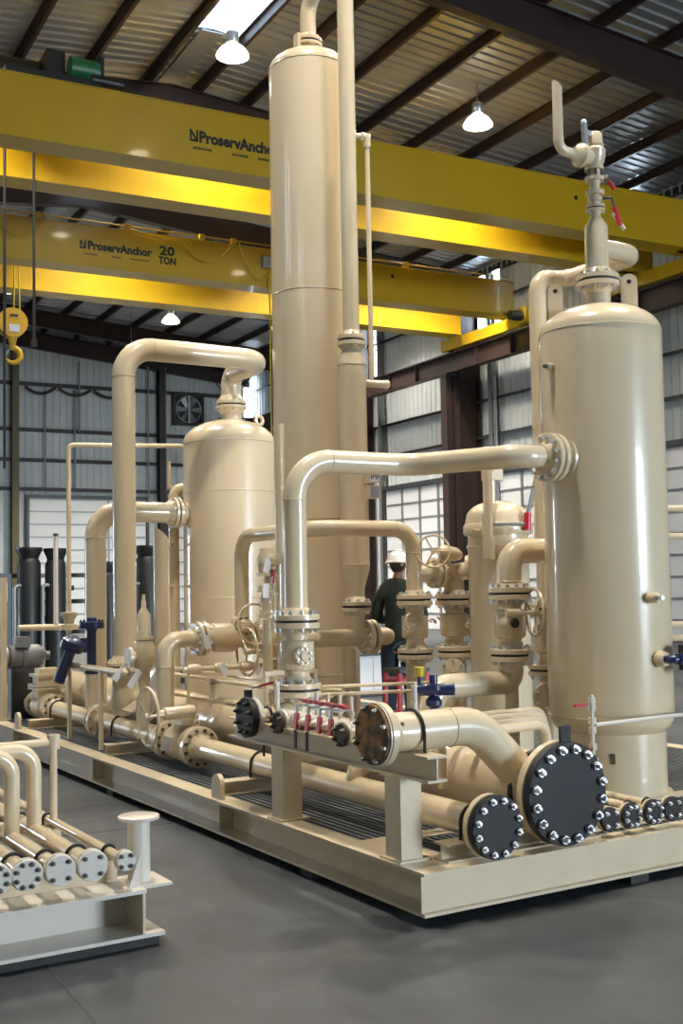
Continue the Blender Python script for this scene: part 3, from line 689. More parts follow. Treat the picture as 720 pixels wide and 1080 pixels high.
s2.part('flange', MB().lathe((SX, 10.82, SZ), Y, [(0, 0), (0, .16), (.05, .165), (.05, .12), (.07, .12), (.07, .165), (.12, .16), (.12, 0)], 28), CREAM2)
s2.part('stud_ring', MB().bolts((SX, 10.82, SZ), Y, .135, 10, .016, -.016, .136, stud=.01), CREAM2, kind='stuff')
ubolt(s2, (SX, 10.35, SZ), Y, .084, .363); ubolt(s2, (SX, 12.2, SZ), Y, .084, .363)
g2 = Thing('gate_valve', 'cream valve with stepped square bonnet at the far end of the edge pipe', 'valve', (SX, 12.6, .28))
joint(s2, g2, (SX, 12.35, SZ), Y, .30, .04, .084, 10, .014, m=DSTEEL)
g2.part('body', MB().lathe((SX, 12.38, SZ), Y, [(0, 0), (0, .09), (.08, .11), (.12, .15), (.38, .15), (.42, .11), (.5, .09), (.5, 0)], 24), CREAM2)
for z0, z1, h in ((.55, .64, .13), (.64, .665, .17), (.672, .70, .17), (.70, .78, .125), (.78, .81, .16), (.81, .87, .11)): g2.part('bonnet_block', MB().box(SX - h, 12.63 - h * .8, z0, SX + h, 12.63 + h * .8, z1), CREAM2)
s3 = Thing('edge_pipe', 'short far end of the cream edge pipe with a wide end flange', 'pipe', (SX, 13.5, .365))
joint(g2, s3, (SX, 12.93, SZ), Y, .30, .04, .084, 10, .014, m=DSTEEL)
pipe(s3, [(SX, 12.97, SZ), (SX, 13.9, SZ)], .084); flange(s3, (SX, 13.95, SZ), -Y, .33, .05, .084, CREAM2)

# ---- four deck lines at the right of the big blind
xs4 = (4.78, 4.95, 5.13, 5.29); ys4 = (5.43, 5.63, 5.85, 6.04)
which = ('nearest the biggest blind', 'second from the biggest blind', 'third from the biggest blind', 'farthest right from the biggest blind')
for i in range(4):
    x, y = xs4[i], ys4[i]
    t = Thing('drain_line', 'thin cream drain line bent down to the deck, ' + which[i], 'pipe', (x, 5.2, .34), 'drain lines on the skid end')
    pipe(t, [(3.98, y, .56), (3.98, y, .862), (x, y, .862), (x, y, .372), (x, 4.95, .372)], .028, .085, n=16)
    flange(t, (x, 4.93, .372), Y, .145, .022, .03); ubolt(t, (x, 5.12, .372), Y, .028, .27, .007)
    blind('blind_flange', ('small black blind flange ' + which[i]), (x, 4.926, .372), -Y, (.138, .15, .15, .145)[i], .024, (4, 8, 8, 4)[i], .0125, group='small blind flanges on the skid end', k=.36, ph=.5)
t = Thing('pipe_sleeper', 'low cream steel sleeper beam under the four drain lines', 'support', (5.06, 5.12, .27), 'pipe sleepers on the deck'); t.part('beam', MB().box(4.68, 5.06, .27, 5.45, 5.18, .343), CREAM2)
t = Thing('sample_valve', 'pale drain riser with two red levers in front of the vessel skirt', 'valve', (5.13, 5.4, .40))
pipe(t, [(5.13, 5.4, .395), (5.13, 5.4, 1.02)], .0125, m=PALE, n=10)
for z in (.47, .60, .70, .80, .86, .94, .985): t.part('fitting', MB().cyl((5.13, 5.4, z - .02), (5.13, 5.4, z + .02), .024, n=8), PALE)
lever(t, (5.12, 5.39, .965), (-1, -.05, 0), .15); lever(t, (5.12, 5.39, .69), (-1, -.2, -.05), .10)
t = Thing('sample_valve', 'short pale drain riser with one small red lever by the skirt', 'valve', (5.29, 5.55, .40))
pipe(t, [(5.29, 5.55, .395), (5.29, 5.55, .60)], .011, m=PALE, n=10); lever(t, (5.285, 5.54, .585), (-1, 0, .05), .08)
t.part('fitting', MB().cyl((5.29, 5.55, .56), (5.29, 5.55, .60), .02, n=8), PALE)
t = Thing('vent_tube', 'thin white tube running right from the drain riser past the vessel', 'pipe', (5.2, 5.4, .81))
pipe(t, [(5.155, 5.4, .832), (6.6, 5.42, .84)], .0135, m=PALE, n=12)

# ---- rusty-faced branch pipe over the support beam
RY, RZ = 5.10, .955
t = Thing('branch_pipe', 'pale pipe with a rusty end on the support beam, bending down into the header', 'pipe', (3.5, RY, .85))
pipe(t, [(3.36, RY, RZ), (3.97, RY, RZ), (4.40, RY, .535)], .105, .30, n=32); flange(t, (3.315, RY, RZ), X, .335, .042, .105)
t.part('weld_collar', MB().lathe((4.27, RY, .662), V3((.43, 0, -.42)), [(-.04, .104), (-.02, .118), (.03, .124), (.05, .11)], 30), CREAM)
ubolt(t, (3.545, RY, RZ), X, .105, .70, .009)
t.part('nipple', MB().cyl((3.565, RY, RZ + .09), (3.565, RY, 1.21), .0155, n=12), PALE)
for z in (1.07, 1.11, 1.15, 1.19): t.part('thread_ring', MB().torus((3.565, RY, z), Z, .016, .004, 14, 6), PALE)
for z, d in ((1.01, .02), (.93, .03)): t.part('gauge_plug', MB().ball((3.42, RY - .09, z), .012, 8), DSTEEL)
weld(t, (3.78, RY, RZ), X, .105)
bl = blind('blind_flange', 'round flange with an orange brown rusted face pointing left', (3.309, RY, RZ), -X, .315, .026, 8, .0145, m=RUST, bm=DSTEEL, k=.445)
bl.part('pale_gasket', MB().lathe((3.309, RY, RZ), -X, [(-.001, 0), (-.001, .166), (.006, .166), (.006, 0)], 40), PALE)

# ---- stack 1: tee, ball valve, crossover to the right vessel
AX, AY = 3.77, 6.75
tee = Thing('inlet_tee', 'pale tee on the support beam between black flange and tall valve', 'pipe', (AX, AY, .84))
pipe(tee, [(3.47, AY, .89), (3.60, AY, .89), (3.66, AY, .89), (3.98, AY, .89)], [.05, .05, .078, .078], n=28); flange(tee, (3.425, AY, .89), X, .25, .034, .05, PALE)
pipe(tee, [(AX, AY, .90), (AX, AY, 1.0)], .084, name='branch_pipe'); ubolt(tee, (3.545, AY, .89), X, .05, .62, .009)
tee.part('nipple', MB().cyl((3.60, AY - .03, .92), (3.60, AY - .03, 1.11), .019, n=12), PALE)
blind('blind_flange', 'black blind flange facing left in front of the tall valve', (3.419, AY, .89), -X, .258, .046, 8, .017, k=.38, bm=RUBBER)
v1 = Thing('ball_valve', 'pale ball valve under the crossover pipe, above the red lever row', 'valve', (AX, AY, 1.05))
joint(tee, v1, (AX, AY, 1.047), Z, .318, .036, .084, 12, .0165)
valve_body(v1, (AX, AY, 1.10), (AX, AY, 1.45), .084, .118, (-.15, -1, 0), .062, .02)
cr = Thing('crossover_pipe', 'pale pipe rising from the tall valve and crossing right into the nearest vessel', 'pipe', (AX, AY, 1.5))
joint(v1, cr, (AX, AY, 1.50), Z, .318, .038, .084, 12, .0175)
CZ = 2.585
pipe(cr, [(AX, AY, 1.54), (AX, AY, CZ), (4.72, AY, CZ), (5.05, 5.95, CZ), (5.29, 5.95, CZ)], .080, .27, n=32)
weld(cr, (AX, AY, CZ - .27), Z, .080); weld(cr, (4.04, AY, CZ), X, .080); weld(cr, (AX, AY, 1.585), Z, .082)

# ---- manifold with red levers along the beam
mf = Thing('valve_manifold', 'pale small bore manifold pipe lying along the support beam', 'pipe', (3.62, 6.1, .84))
pipe(mf, [(3.64, 6.72, .885), (3.62, 6.5, .885), (3.62, 5.56, .885)], .052, .1, m=PALE)
for y, m_, od, nm in ((6.46, PALE, .15, 'outlet_flange'), (6.30, PALE, .13, 'outlet_flange'), (5.70, PALE, .13, 'outlet_flange')):
    flange(mf, (3.487, y, .88), X, od, .022, .03, m_, nm); pipe(mf, [(3.5, y, .88), (3.62, y, .885)], .03, m=PALE, name='outlet_stub', n=14)
for y, lab in ((6.46, 'small rust brown blind flange beside the black flange on the beam'), (5.70, 'small rust brown blind flange next to the large rusted one')):
    blind('blind_flange', lab, (3.481, y, .88), -X, .14, .024, 6, .0135, m=RUSTD, bm=DSTEEL, k=.40)
nth = ('first red lever valve from the tall valve', 'second red lever valve from the tall valve', 'third red lever valve from the tall valve', 'red lever valve closest to the rusted flange')
for i, y in enumerate((6.24, 6.10, 5.96, 5.83)):
    t = Thing('lever_valve', nth[i] + ', on the manifold', 'valve', (3.6, y, .87), 'red lever valves on the manifold')
    t.part('body', MB().lathe((3.585, y, .90), -X, [(0, 0), (0, .03), (.03, .034), (.06, .034), (.08, .02), (.11, .02), (.11, 0)], 12), PALE)
    t.part('stem', MB().cyl((3.62, y, .92), (3.62, y, 1.075), .0125, n=10), PALE)
    t.part('union', MB().cyl((3.62, y, .965), (3.62, y, .99), .02, n=6), PALE)
    lever(t, (3.485, y, 1.01), (-.10, 0, -1), .15, .027); lever(t, (3.55, y + .08, 1.03), (0, -1, -.06), .15, .026)
    t.part('pivot', MB().beam((3.62, y, 1.0), (3.485, y, 1.0), .012, .012), DSTEEL)
    if i < 2: t.part('drain_tube', MB().cyl((3.455, y - .02, .86), (3.455, y - .02, .745), .011, n=8), DSTEEL)
t = Thing('lever_valve', 'small valve with a long red lever behind the black flange', 'valve', (3.52, 7.02, .85))
t.part('body', MB().cyl((3.54, 7.02, .85), (3.54, 7.02, 1.04), .03, n=10), DARKEQ); lever(t, (3.56, 7.0, 1.05), (.3, -1, .25), .22, .02); lever(t, (3.50, 6.97, 1.0), (-.1, -.2, -1), .10, .03)

# ---- right vessel
VX, VY, VR = 5.835, 5.95, .43
rv = Thing('separator_vessel', 'nearest tall cream pressure vessel at right, on a round skirt', 'vessel', (VX, VY, .27))
prof = [(.595, 0)] + [(.81 - .215 * cos(t), VR * sin(t)) for t in [PI / 2 * i / 9 for i in range(1, 10)]] + [(3.485, VR)] + [(3.485 + .215 * sin(t), VR * cos(t)) for t in [PI / 2 * i / 10 for i in range(1, 10)]] + [(3.70, 0)]
rv.part('shell', MB().lathe((VX, VY, 0), Z, prof, 64), CREAM, ang=60)
rv.part('skirt', MB().lathe((VX, VY, 0), Z, [(.27, .40), (.285, .40), (.285, .368), (.74, .368)], 56), CREAM)
for z in (3.485, .81): rv.part('weld_seam', MB().torus((VX, VY, z), Z, VR, .004, 64, 6), CREAM)
pipe(rv, [(VX, VY, 3.66), (VX, VY, 3.83)], .088, name='top_nozzle')
for a_, z0, h, w in ((V3((-.715, .70, 0)), 3.62, .20, .052), (V3((.60, -.42, 0)), 3.56, .30, .058)):
    c = V3((VX, VY, z0)) + a_ * .30; ex = V3((.72, -.69, 0))
    o_ = [(-w, -.04), (w, -.04), (w, h)] + [(w * cos(t), h + w * sin(t)) for t in [PI * i / 10 for i in range(1, 10)]] + [(-w, h)]
    l_ = rv.part('lifting_lug', MB().prism(o_, c, ex, Z, .026), CREAM); n_ = ex.cross(Z)
    rv.part('lug_hole', MB().cyl(c + Z * h + n_ * .026, c + Z * h + n_ * .0275, .016, n=14), RUBBER, l_)
rv.part('side_nozzle', MB().cyl((5.37, VY, CZ), (VX - .3, VY, CZ), .090, n=28), CREAM); 
rv.part('reinforcing_pad', MB().lathe((VX - VR + .02, VY, CZ), -X, [(-.03, .17), (.004, .165), (.012, .10)], 36), CREAM)
joint(cr, rv, (5.335, VY, CZ), X, .34, .036, .084, 12, .017)
cp = rv.part('coupling', MB().lathe((VX - .035, VY - VR + .01, 1.615), -Y, [(0, 0), (0, .036), (.075, .036), (.085, .028), (.085, 0)], 20), CREAM); rv.part('bright_plug', MB().cyl((VX - .035, VY - VR - .073, 1.615), (VX - .035, VY - VR - .115, 1.615), .017, n=10), STEEL, cp)
cp = rv.part('coupling', MB().lathe((VX - VR + .01, VY + .03, 3.225), -X, [(0, 0), (0, .028), (.055, .028), (.06, .02), (.06, 0)], 18), CREAM); rv.part('plug', MB().cyl((VX - VR - .05, VY + .03, 3.225), (VX - VR - .075, VY + .03, 3.225), .014, n=8), DSTEEL, cp)
rv.part('coupling', MB().lathe((VX + .03, VY - VR + .012, 1.205), -Y, [(0, 0), (0, .055), (.05, .055), (.08, .045), (.08, 0)], 20), CREAM)
e_ = V3((-.70, -.715, 0)); rv.part('skirt_plate', MB().prism([(-.016, -.035), (.016, -.035), (.016, .035), (-.016, .035)], V3((VX, VY, .545)) + e_ * .3695, V3((.715, -.70, 0)), Z, .004), DSTEEL)
t = Thing('level_switch', 'navy and black level switch screwed into the vessel at right', 'switch', (5.95, 5.43, 1.13))
t.part('nipple', MB().tube([(VX + .03, VY - VR - .06, 1.205), (VX + .03, 5.40, 1.205), (6.0, 5.40, 1.205)], .026, .04, n=12), BLUE); t.part('hex_collar', MB().cyl((5.915, 5.40, 1.205), (5.98, 5.40, 1.205), .04, n=6), BLUE)
t.part('housing', MB().box(6.0, 5.33, 1.125, 6.13, 5.47, 1.295), DARKEQ); t.part('blue_cover', MB().box(6.13, 5.34, 1.13, 6.24, 5.46, 1.29), BLUE)

# ---- overhead pipe with loop, vent and relief valve on top of the right vessel
ov = Thing('overhead_pipe', 'cream pipe looping from the nearest vessel top round behind it and down', 'pipe', (VX, VY, 3.87))
joint(rv, ov, (VX, VY, 3.872), Z, .305, .034, .088, 12, .015, m=STEEL)
pipe(ov, [(VX, VY, 3.91), (VX, VY, 4.27), (VX, VY, 4.345), (VX, VY, 4.38)], [.084, .084, .036, .032], name='vent_tee')
LX, LY = 5.97, 6.75
pipe(ov, [(VX, VY, 4.12), (6.24, VY, 4.12), (6.24, LY, 4.12), (LX, LY, 4.12), (LX, LY, 1.56)], .068, .135, n=28)
vx = Thing('ball_valve', 'small cream ball valve with red and white lever above the nearest vessel', 'valve', (VX, VY, 4.40))
joint(ov, vx, (VX, VY, 4.405), Z, .135, .018, .034, 4, .010, g=.004)
vx.part('body', MB().lathe((VX, VY, 4.43), Z, [(0, 0), (0, .034), (.02, .036), (.03, .052), (.055, .052), (.065, .036), (.085, .034), (.085, 0)], 18), CREAM)
vx.part('stem', MB().cyl((VX, VY, 4.475), (VX + .08, VY - .08, 4.475), .012, n=8), DSTEEL)
lever(vx, (VX + .08, VY - .08, 4.48), (.16, -.2, -1), .22, .026); vx.part('lever_tip', MB().beam((VX + .085, VY - .085, 4.36), (VX + .15, VY - .13, 4.24), .026, .01, X), WHITE)
v3 = Thing('needle_valve', 'small cream valve with short red handle below the relief valve', 'valve', (VX, VY, 4.52))
for z in (4.52, 4.62, 4.70): v3.part('flange', MB().lathe((VX, VY, z - .014), Z, [(0, 0), (0, .068), (.028, .068), (.028, 0)], 20), CREAM)
v3.part('body', MB().lathe((VX, VY, 4.53), Z, [(0, .04), (.04, .034), (.08, .045), (.17, .045)], 16), CREAM); v3.part('stud_ring', MB().bolts((VX, VY, 4.66), Z, .05, 6, .007, -.03, .03), DSTEEL, kind='stuff')
lever(v3, (VX + .06, VY - .06, 4.63), (.3, -.3, -.8), .11, .02); v3.part('stem', MB().cyl((VX, VY, 4.63), (VX + .07, VY - .07, 4.635), .014, n=8), CREAM2)
ps = Thing('relief_valve', 'cream relief valve with grey lever on the nearest vessel vent', 'valve', (VX, VY, 4.72))
ps.part('body', MB().lathe((VX, VY, 4.715), Z, [(0, 0), (0, .055), (.03, .075), (.11, .088), (.13, .075), (.135, 0)], 20), CREAM)
ps.part('outlet', MB().lathe((VX - .02, VY, 4.775), -X, [(0, .06), (.06, .065), (.09, .085), (.12, .085), (.14, .06), (.19, .038)], 18), CREAM)
ps.part('bonnet', MB().lathe((VX + .01, VY, 4.85), Z, [(0, 0), (0, .058), (.02, .07), (.02, .062), (.10, .058), (.115, .045), (.12, 0)], 18), CREAM)
ps.part('cap_bolts', MB().bolts((VX + .01, VY, 4.87), Z, .05, 6, .009, 0, .012), STEEL, kind='stuff')
ps.part('test_lever', MB().beam((VX - .10, VY - .02, 4.84), (VX - .105, VY - .02, 5.0), .035, .03, X), GREYST); ps.part('lever_knob', MB().ball((VX - .105, VY - .02, 5.015), .022, 10), STEEL); ps.part('lever_link', MB().beam((VX - .1, VY - .02, 4.94), (VX + .03, VY, 4.95), .03, .04), STEEL)
vp = Thing('vent_pipe', 'upright cream vent pipe with slanted open top above the nearest vessel', 'pipe', (5.50, VY, 4.78))
mb_ = MB().tube([(5.66, VY, 4.775), (5.50, VY, 4.775), (5.50, VY, 5.24)], .036, .075, n=18)
for p in mb_.v:
    if p.z > 5.2: p.z += (p.x - 5.50) * -.9
vp.part('pipe', mb_, CREAM)

# ---- stack 5 behind the vessel
v5 = Thing('ball_valve', 'cream ball valve half hidden behind the nearest vessel, left edge', 'valve', (LX, LY, 1.06))
joint(v5, ov, (LX, LY, 1.525), Z, .30, .034, .068, 8, .015); valve_body(v5, (LX, LY, 1.11), (LX, LY, 1.48), .07, .105, (-.6, -.8, 0), .05, .02)
t = Thing('riser_pipe', 'cream riser under the half hidden valve behind the nearest vessel', 'pipe', (LX, LY, .27)); joint(t, v5, (LX, LY, 1.06), Z, .30, .034, .068, 8, .015); pipe(t, [(LX, LY, .27), (LX, LY, 1.02)], .07)

# ---- stack 4
BX, BY = 5.46, 6.57
up4 = Thing('elbow_pipe', 'cream elbow going right behind the nearest vessel above the wheel valve', 'pipe', (BX, BY, 1.65))
pipe(up4, [(BX, BY, 1.69), (BX, BY, 1.965), (6.6, BY + .0, 1.965)], .092, .22, n=28); weld(up4, (BX, BY, 1.74), Z, .092)
v4 = Thing('gate_valve', 'cream gate valve with side handwheel left of the nearest vessel', 'valve', (BX, BY, 1.2))
joint(v4, up4, (BX, BY, 1.652), Z, .318, .038, .084, 12, .016); valve_body(v4, (BX, BY, 1.25), (BX, BY, 1.61), .084, .112)
v4.part('dark_port', MB().cyl((5.394, 6.441, 1.44), (5.393, 6.432, 1.44), .036, n=20), RUSTD)
wheel(v4, (5.55, 6.40, 1.515), (.95, -.31, 0), .168, .0125, sp=3, stem=.2, ph=.35)
v4.part('gear_case', MB().lathe((5.40, 6.50, 1.44), V3((-.1, -1, 0)), [(-.05, 0), (-.05, .07), (.05, .07), (.06, .06), (.06, 0)], 24), CREAM); v4.part('stem_guide', MB().cyl((5.34, 6.468, 1.515), (5.44, 6.436, 1.515), .03, n=14), CREAM)
dn4 = Thing('elbow_pipe', 'cream elbow below the wheel valve turning left behind the blue valve', 'pipe', (BX, BY, .3))
joint(dn4, v4, (BX, BY, 1.205), Z, .318, .038, .084, 12, .016); pipe(dn4, [(BX, BY, 1.165), (BX, BY, 1.01), (4.74, BY, 1.01), (4.74, BY, .27)], .088, .15, n=28)
pipe(dn4, [(BX, BY, .98), (BX, BY, .27)], .05, name='leg_pipe'); dn4.part('outlet_flange', MB().lathe((BX + .2, BY - .1, .90), V3((-.3, -1, 0)), [(0, 0), (0, .06), (.05, .06), (.05, .1), (.08, .1), (.08, 0)], 24), CREAM)
dn4.part('stud_ring', MB().bolts((BX + .2, BY - .1, .90), V3((-.3, -1, 0)), .08, 6, .013, .08, .093), STEEL, kind='stuff')

# ---- stack 2 and pipe 2
CX, CY = 5.51, 7.85
p2 = Thing('elbow_pipe', 'cream goalpost pipe crossing in front of the tower to the middle valves', 'pipe', (3.9, CY, 1.0))
pipe(p2, [(4.64, 9.3, 1.36), (4.64, 9.3, 2.19), (4.64, CY, 2.19), (CX, CY, 2.19), (CX, CY, 1.64)], .066, .2, n=28)
for c, a in (((5.31, CY, 2.19), X), ((CX, CY, 1.99), Z), ((4.64, 9.3, 1.99), Z)): weld(p2, c, a, .066)
v2 = Thing('ball_valve', 'cream ball valve in front of the worker in the white hard hat', 'valve', (CX, CY, 1.16))
joint(v2, p2, (CX, CY, 1.60), Z, .30, .036, .07, 8, .015); valve_body(v2, (CX, CY, 1.21), (CX, CY, 1.55), .075, .11, (-.9, -.6, 0), .05, .02)
v2.part('tag_cable', MB().torus((CX - .12, CY - .1, 1.42), V3((.4, -1, 0)), .07, .006, 20, 6), CREAM)
t = Thing('riser_pipe', 'cream riser under the ball valve in front of the worker', 'pipe', (CX, CY, .27)); joint(t, v2, (CX, CY, 1.157), Z, .30, .036, .08, 8, .015); pipe(t, [(CX, CY, .27), (CX, CY, 1.12)], .082)
DX = 5.92
c2_ = Thing('elbow_pipe', 'short cream elbow beside the filter vessel joined by an upright flange pair', 'pipe', (DX, CY, 1.6))
joint(p2, c2_, (5.735, CY, 1.82), X, .255, .034, .065, 8, .015); pipe(p2, [(CX, CY, 1.82), (5.70, CY, 1.82)], .066, name='branch_pipe')
pipe(c2_, [(5.77, CY, 1.82), (DX, CY, 1.82), (DX, CY, 1.63)], .085, .1); pipe(c2_, [(DX, CY, 1.82), (6.1, 7.65, 1.86)], .075, name='nozzle_pipe')
c2_.part('nozzle_flange', MB().lathe((6.0, 7.75, 1.845), V3((.18, -.2, .04)), [(0, 0), (0, .12), (.04, .12), (.04, 0)], 24), CREAM)
v6 = Thing('ball_valve', 'cream ball valve left of the filter vessel', 'valve', (DX, CY, 1.16))
joint(v6, c2_, (DX, CY, 1.595), Z, .325, .038, .08, 12, .015); valve_body(v6, (DX, CY, 1.21), (DX, CY, 1.55), .08, .12, (.5, -.9, 0), .055, .02)
t = Thing('riser_pipe', 'cream riser left of the filter vessel under its valve', 'pipe', (DX, CY, .27)); joint(t, v6, (DX, CY, 1.157), Z, .325, .038, .08, 12, .015); pipe(t, [(DX, CY, .27), (DX, CY, 1.12)], .09)
t.part('side_flange', MB().lathe((DX - .12, CY - .12, 1.0), V3((-.6, -.8, .2)), [(0, .04), (.06, .04), (.06, .1), (.09, .1), (.09, .03), (.14, .03), (.14, 0)], 20), CREAM)
t.part('stud_ring', MB().bolts((DX - .12, CY - .12, 1.0), V3((-.6, -.8, .2)), .08, 6, .013, .09, .103), STEEL, kind='stuff')
t = Thing('globe_valve', 'small cream valve with thin upright handwheel above the flange pair', 'valve', (5.72, 7.75, 1.95))
t.part('body', MB().lathe((5.80, 7.78, 1.99), V3((-1, -.2, .15)), [(-.16, 0), (-.16, .04), (-.1, .06), (.05, .06), (.08, .035), (.1, .03), (.1, 0)], 18), CREAM); wheel(t, (5.62, 7.72, 2.0), (-.55, -.8, .15), .135, .009, sp=3, stem=.1)
t.part('foot', MB().cyl((5.80, 7.78, 1.85), (5.80, 7.78, 1.97), .03), CREAM)
t = Thing('globe_valve', 'small navy blue valve with yellow cap behind the rusted flange pipe', 'valve', (4.52, 6.28, .8))
t.part('body', MB().lathe((4.54, 6.27, .86), Z, [(0, 0), (0, .03), (.05, .03), (.07, .055), (.10, .055), (.13, .03), (.16, .03), (.17, .06), (.20, .06), (.21, .03), (.27, .028), (.27, 0)], 14), BLUE)
t.part('side_port', MB().cyl((4.44, 6.33, 1.03), (4.66, 6.2, 1.03), .04, n=12), BLUE); t.part('yellow_cap', MB().cyl((4.47, 6.33, 1.12), (4.47, 6.33, 1.18), .035, n=12), ROPEY); t.part('riser', MB().cyl((4.54, 6.27, .74), (4.54, 6.27, .88), .018, n=10), CREAM)
t.part('cap_stem', MB().cyl((4.47, 6.33, 1.02), (4.47, 6.33, 1.13), .015, n=10), BLUE)
t = Thing('tubing_run', 'thin cream tubes crossing behind the manifold toward the blue valve', 'pipe', (4.3, 6.5, .95))
for z, y in ((1.02, 6.9), (.97, 6.86)): pipe(t, [(4.0, y + .2, z), (4.65, y, z), (5.35, y - .2, z)], .0125, .1, n=10, name='tube')
for x, y in ((4.1, 7.08), (4.95, 6.83)): t.part('stand', MB().cyl((x, y, .76 if x < 4.3 else .27), (x, y, 1.03), .012, n=8), CREAM2)

# ---- filter vessel with swing closure
FX, FY, FR = 6.07, 7.43, .25
fv = Thing('filter_vessel', 'medium cream filter vessel with domed swing lid left of the nearest vessel', 'vessel', (FX, FY, .27))
fv.part('shell', MB().lathe((FX, FY, 0), Z, [(.27, 0), (.27, FR), (2.0, FR), (2.03, .262), (2.06, FR), (2.12, FR), (2.12, 0)], 48), CREAM)
fv.part('closure_ring', MB().lathe((FX, FY, 0), Z, [(2.12, 0), (2.12, .27), (2.14, .285), (2.20, .285), (2.22, .27), (2.22, 0)], 48), CREAM)
fv.part('lid', MB().lathe((FX, FY, 0), Z, [(2.22, .27), (2.26, .262)] + [(2.26 + .15 * sin(t), .262 * cos(t)) for t in [PI / 2 * i / 8 for i in range(1, 8)]] + [(2.41, 0)], 40), CREAM)
for k in (-2.55, -.1, 1.6):
    d = V3((cos(k), sin(k), 0)); c = V3((FX, FY, 2.16)) + d * .28; fv.part('clamp_lug', MB().beam(c - Z * .05, c + Z * .12, .07, .08, d), CREAM)
d = V3((-.83, .35, 0)); fv.part('hinge_pin', MB().cyl((FX - .36, FY - .12, 2.155), (FX - .24, FY - .08, 2.155), .012, n=8), CREAM2)
dx, dy = 5.815, 7.235
dv = fv.part('davit', MB().tube([(dx, dy, 2.05), (dx, dy, 2.67), (FX - .10, FY - .05, 2.67), (FX - .10, FY - .05, 2.38)], .036, .06, n=16), CREAM)
fv.part('davit_block', MB().box(FX - .15, FY - .11, 2.57, FX - .02, FY + .01, 2.70), CREAM, dv); fv.part('davit_foot', MB().cyl((dx, dy, 1.95), (FX - .1, FY - .1, 1.95), .03, n=12), CREAM, dv); fv.part('davit_sleeve', MB().cyl((dx, dy, 1.92), (dx, dy, 2.10), .05, n=16), CREAM, dv)
lv_ = fv.part('closing_bar', MB().cyl((FX + .03, FY - .31, 2.2), (FX - .22, FY - .22, 2.2), .014, n=8), GREYST); fv.part('red_knob', MB().cyl((FX + .05, FY - .31, 2.15), (FX + .06, FY - .31, 2.29), .032, n=10), RED, lv_); fv.part('swing_bar', MB().cyl((FX + .06, FY - .31, 2.27), (FX + .15, FY - .33, 2.60), .018, n=8), GREYST, lv_)
t = Thing('level_gauge', 'slender cream gauge column between the filter vessel and nearest vessel', 'gauge', (6.29, 7.2, 1.9))
pipe(t, [(6.29, 7.2, 1.9), (6.29, 7.2, 2.46)], .02, n=10); t.part('tip', MB().lathe((6.29, 7.2, 2.46), Z, [(0, .02), (.05, .008), (.1, 0)], 8), CREAM)
for z in (2.1, 2.3): t.part('gauge_cock', MB().cyl((6.27, 7.2, z), (6.43, 7.16, z), .02, n=10), CREAM); t.part('cock_body', MB().ball((6.33, 7.18, z), .035, 10), CREAM)
t.part('arm', MB().cyl((6.29, 7.2, 1.95), (6.2, 7.35, 1.95), .02, n=8), CREAM)

# ---- tall tower
TX, TY, TR = 5.04, 8.645, .36
tw = Thing('contactor_tower', 'tallest cream tower in the middle, rising past both cranes', 'vessel', (TX, TY, .27))
prof = [(.27, 0), (.27, .40), (.29, .40), (.29, TR), (6.30, TR)] + [(6.30 + .19 * sin(t), TR * cos(t)) for t in [PI / 2 * i / 9 for i in range(1, 9)]] + [(6.49, 0)]
tw.part('shell', MB().lathe((TX, TY, 0), Z, prof, 56), CREAM)
for z in (6.30, 4.27, 2.3, .98): tw.part('weld_seam', MB().torus((TX, TY, z), Z, TR, .004, 56, 6), CREAM)
pipe(tw, [(TX, TY, 6.47), (TX, TY, 6.52)], .085, name='top_nozzle')
tw.part('lifting_lug', MB().box(TX - .16, TY - .09, 6.40, TX - .13, TY - .01, 6.60), CREAM)
WX, WY = 5.115, 8.135
sp_ = Thing('tower_side_pipe', 'cream pipe from the tower top down its right side into a fatter section', 'pipe', (WX, WY, 1.6))
joint(tw, sp_, (TX, TY, 6.565), Z, .25, .028, .075, 8, .013, m=CREAM)
pipe(sp_, [(TX, TY, 6.6), (TX, TY, 7.02), (WX, WY, 7.02), (WX, WY, 3.83)], .071, .2, n=28)
fat = Thing('scrubber_pipe', 'fat cream pipe section hanging beside the tower between two flanges', 'pipe', (WX, WY, 1.55))
joint(fat, sp_, (WX, WY, 3.79), Z, .235, .036, .071, 8, .013, m=CREAM)
fat.part('shell', MB().lathe((WX, WY, 0), Z, [(3.75, 0), (3.75, .075), (3.72, .08), (3.61, .119), (3.58, .121), (1.90, .121), (1.86, .119), (1.70, .075), (1.59, .073), (1.59, 0)][::-1], 40), CREAM)
for z in (3.58, 1.90): fat.part('weld_seam', MB().torus((WX, WY, z), Z, .121, .004, 40, 6), CREAM)
for i, z in enumerate((2.63, 2.50)):
    b_ = fat.part('plate_bracket', MB().box(WX + .03, WY - .19, z - .055, WX + .135, WY - .10, z + .055), CREAM); fat.part('nameplate', MB().box(WX + .04, WY - .194, z - .045, WX + .125, WY - .19, z + .045), WHITE if i == 0 else PLATEM, b_)
    if i == 0:
        for k in range(5): fat.part('plate_mark', MB().box(WX + .047 + .016 * k, WY - .196, z - .03 + .01 * (k % 3), WX + .056 + .016 * k, WY - .194, z + .02 + .006 * (k % 2)), INK, b_)
bt = Thing('elbow_pipe', 'cream pipe elbow from under the fat tower pipe, running left past an upright flange', 'pipe', (4.7, WY, 1.2))
joint(bt, fat, (WX, WY, 1.552), Z, .25, .034, .073, 8, .014)
pipe(bt, [(WX, WY, 1.52), (WX, WY, 1.30)], .073, name='drop_pipe'); pipe(bt, [(4.45, WY, .74), (4.45, WY, 1.30), (5.19, WY, 1.30)], .070, .18); pipe(bt, [(5.05, WY, 1.2), (5.05, WY, .27)], .05, name='leg_pipe')
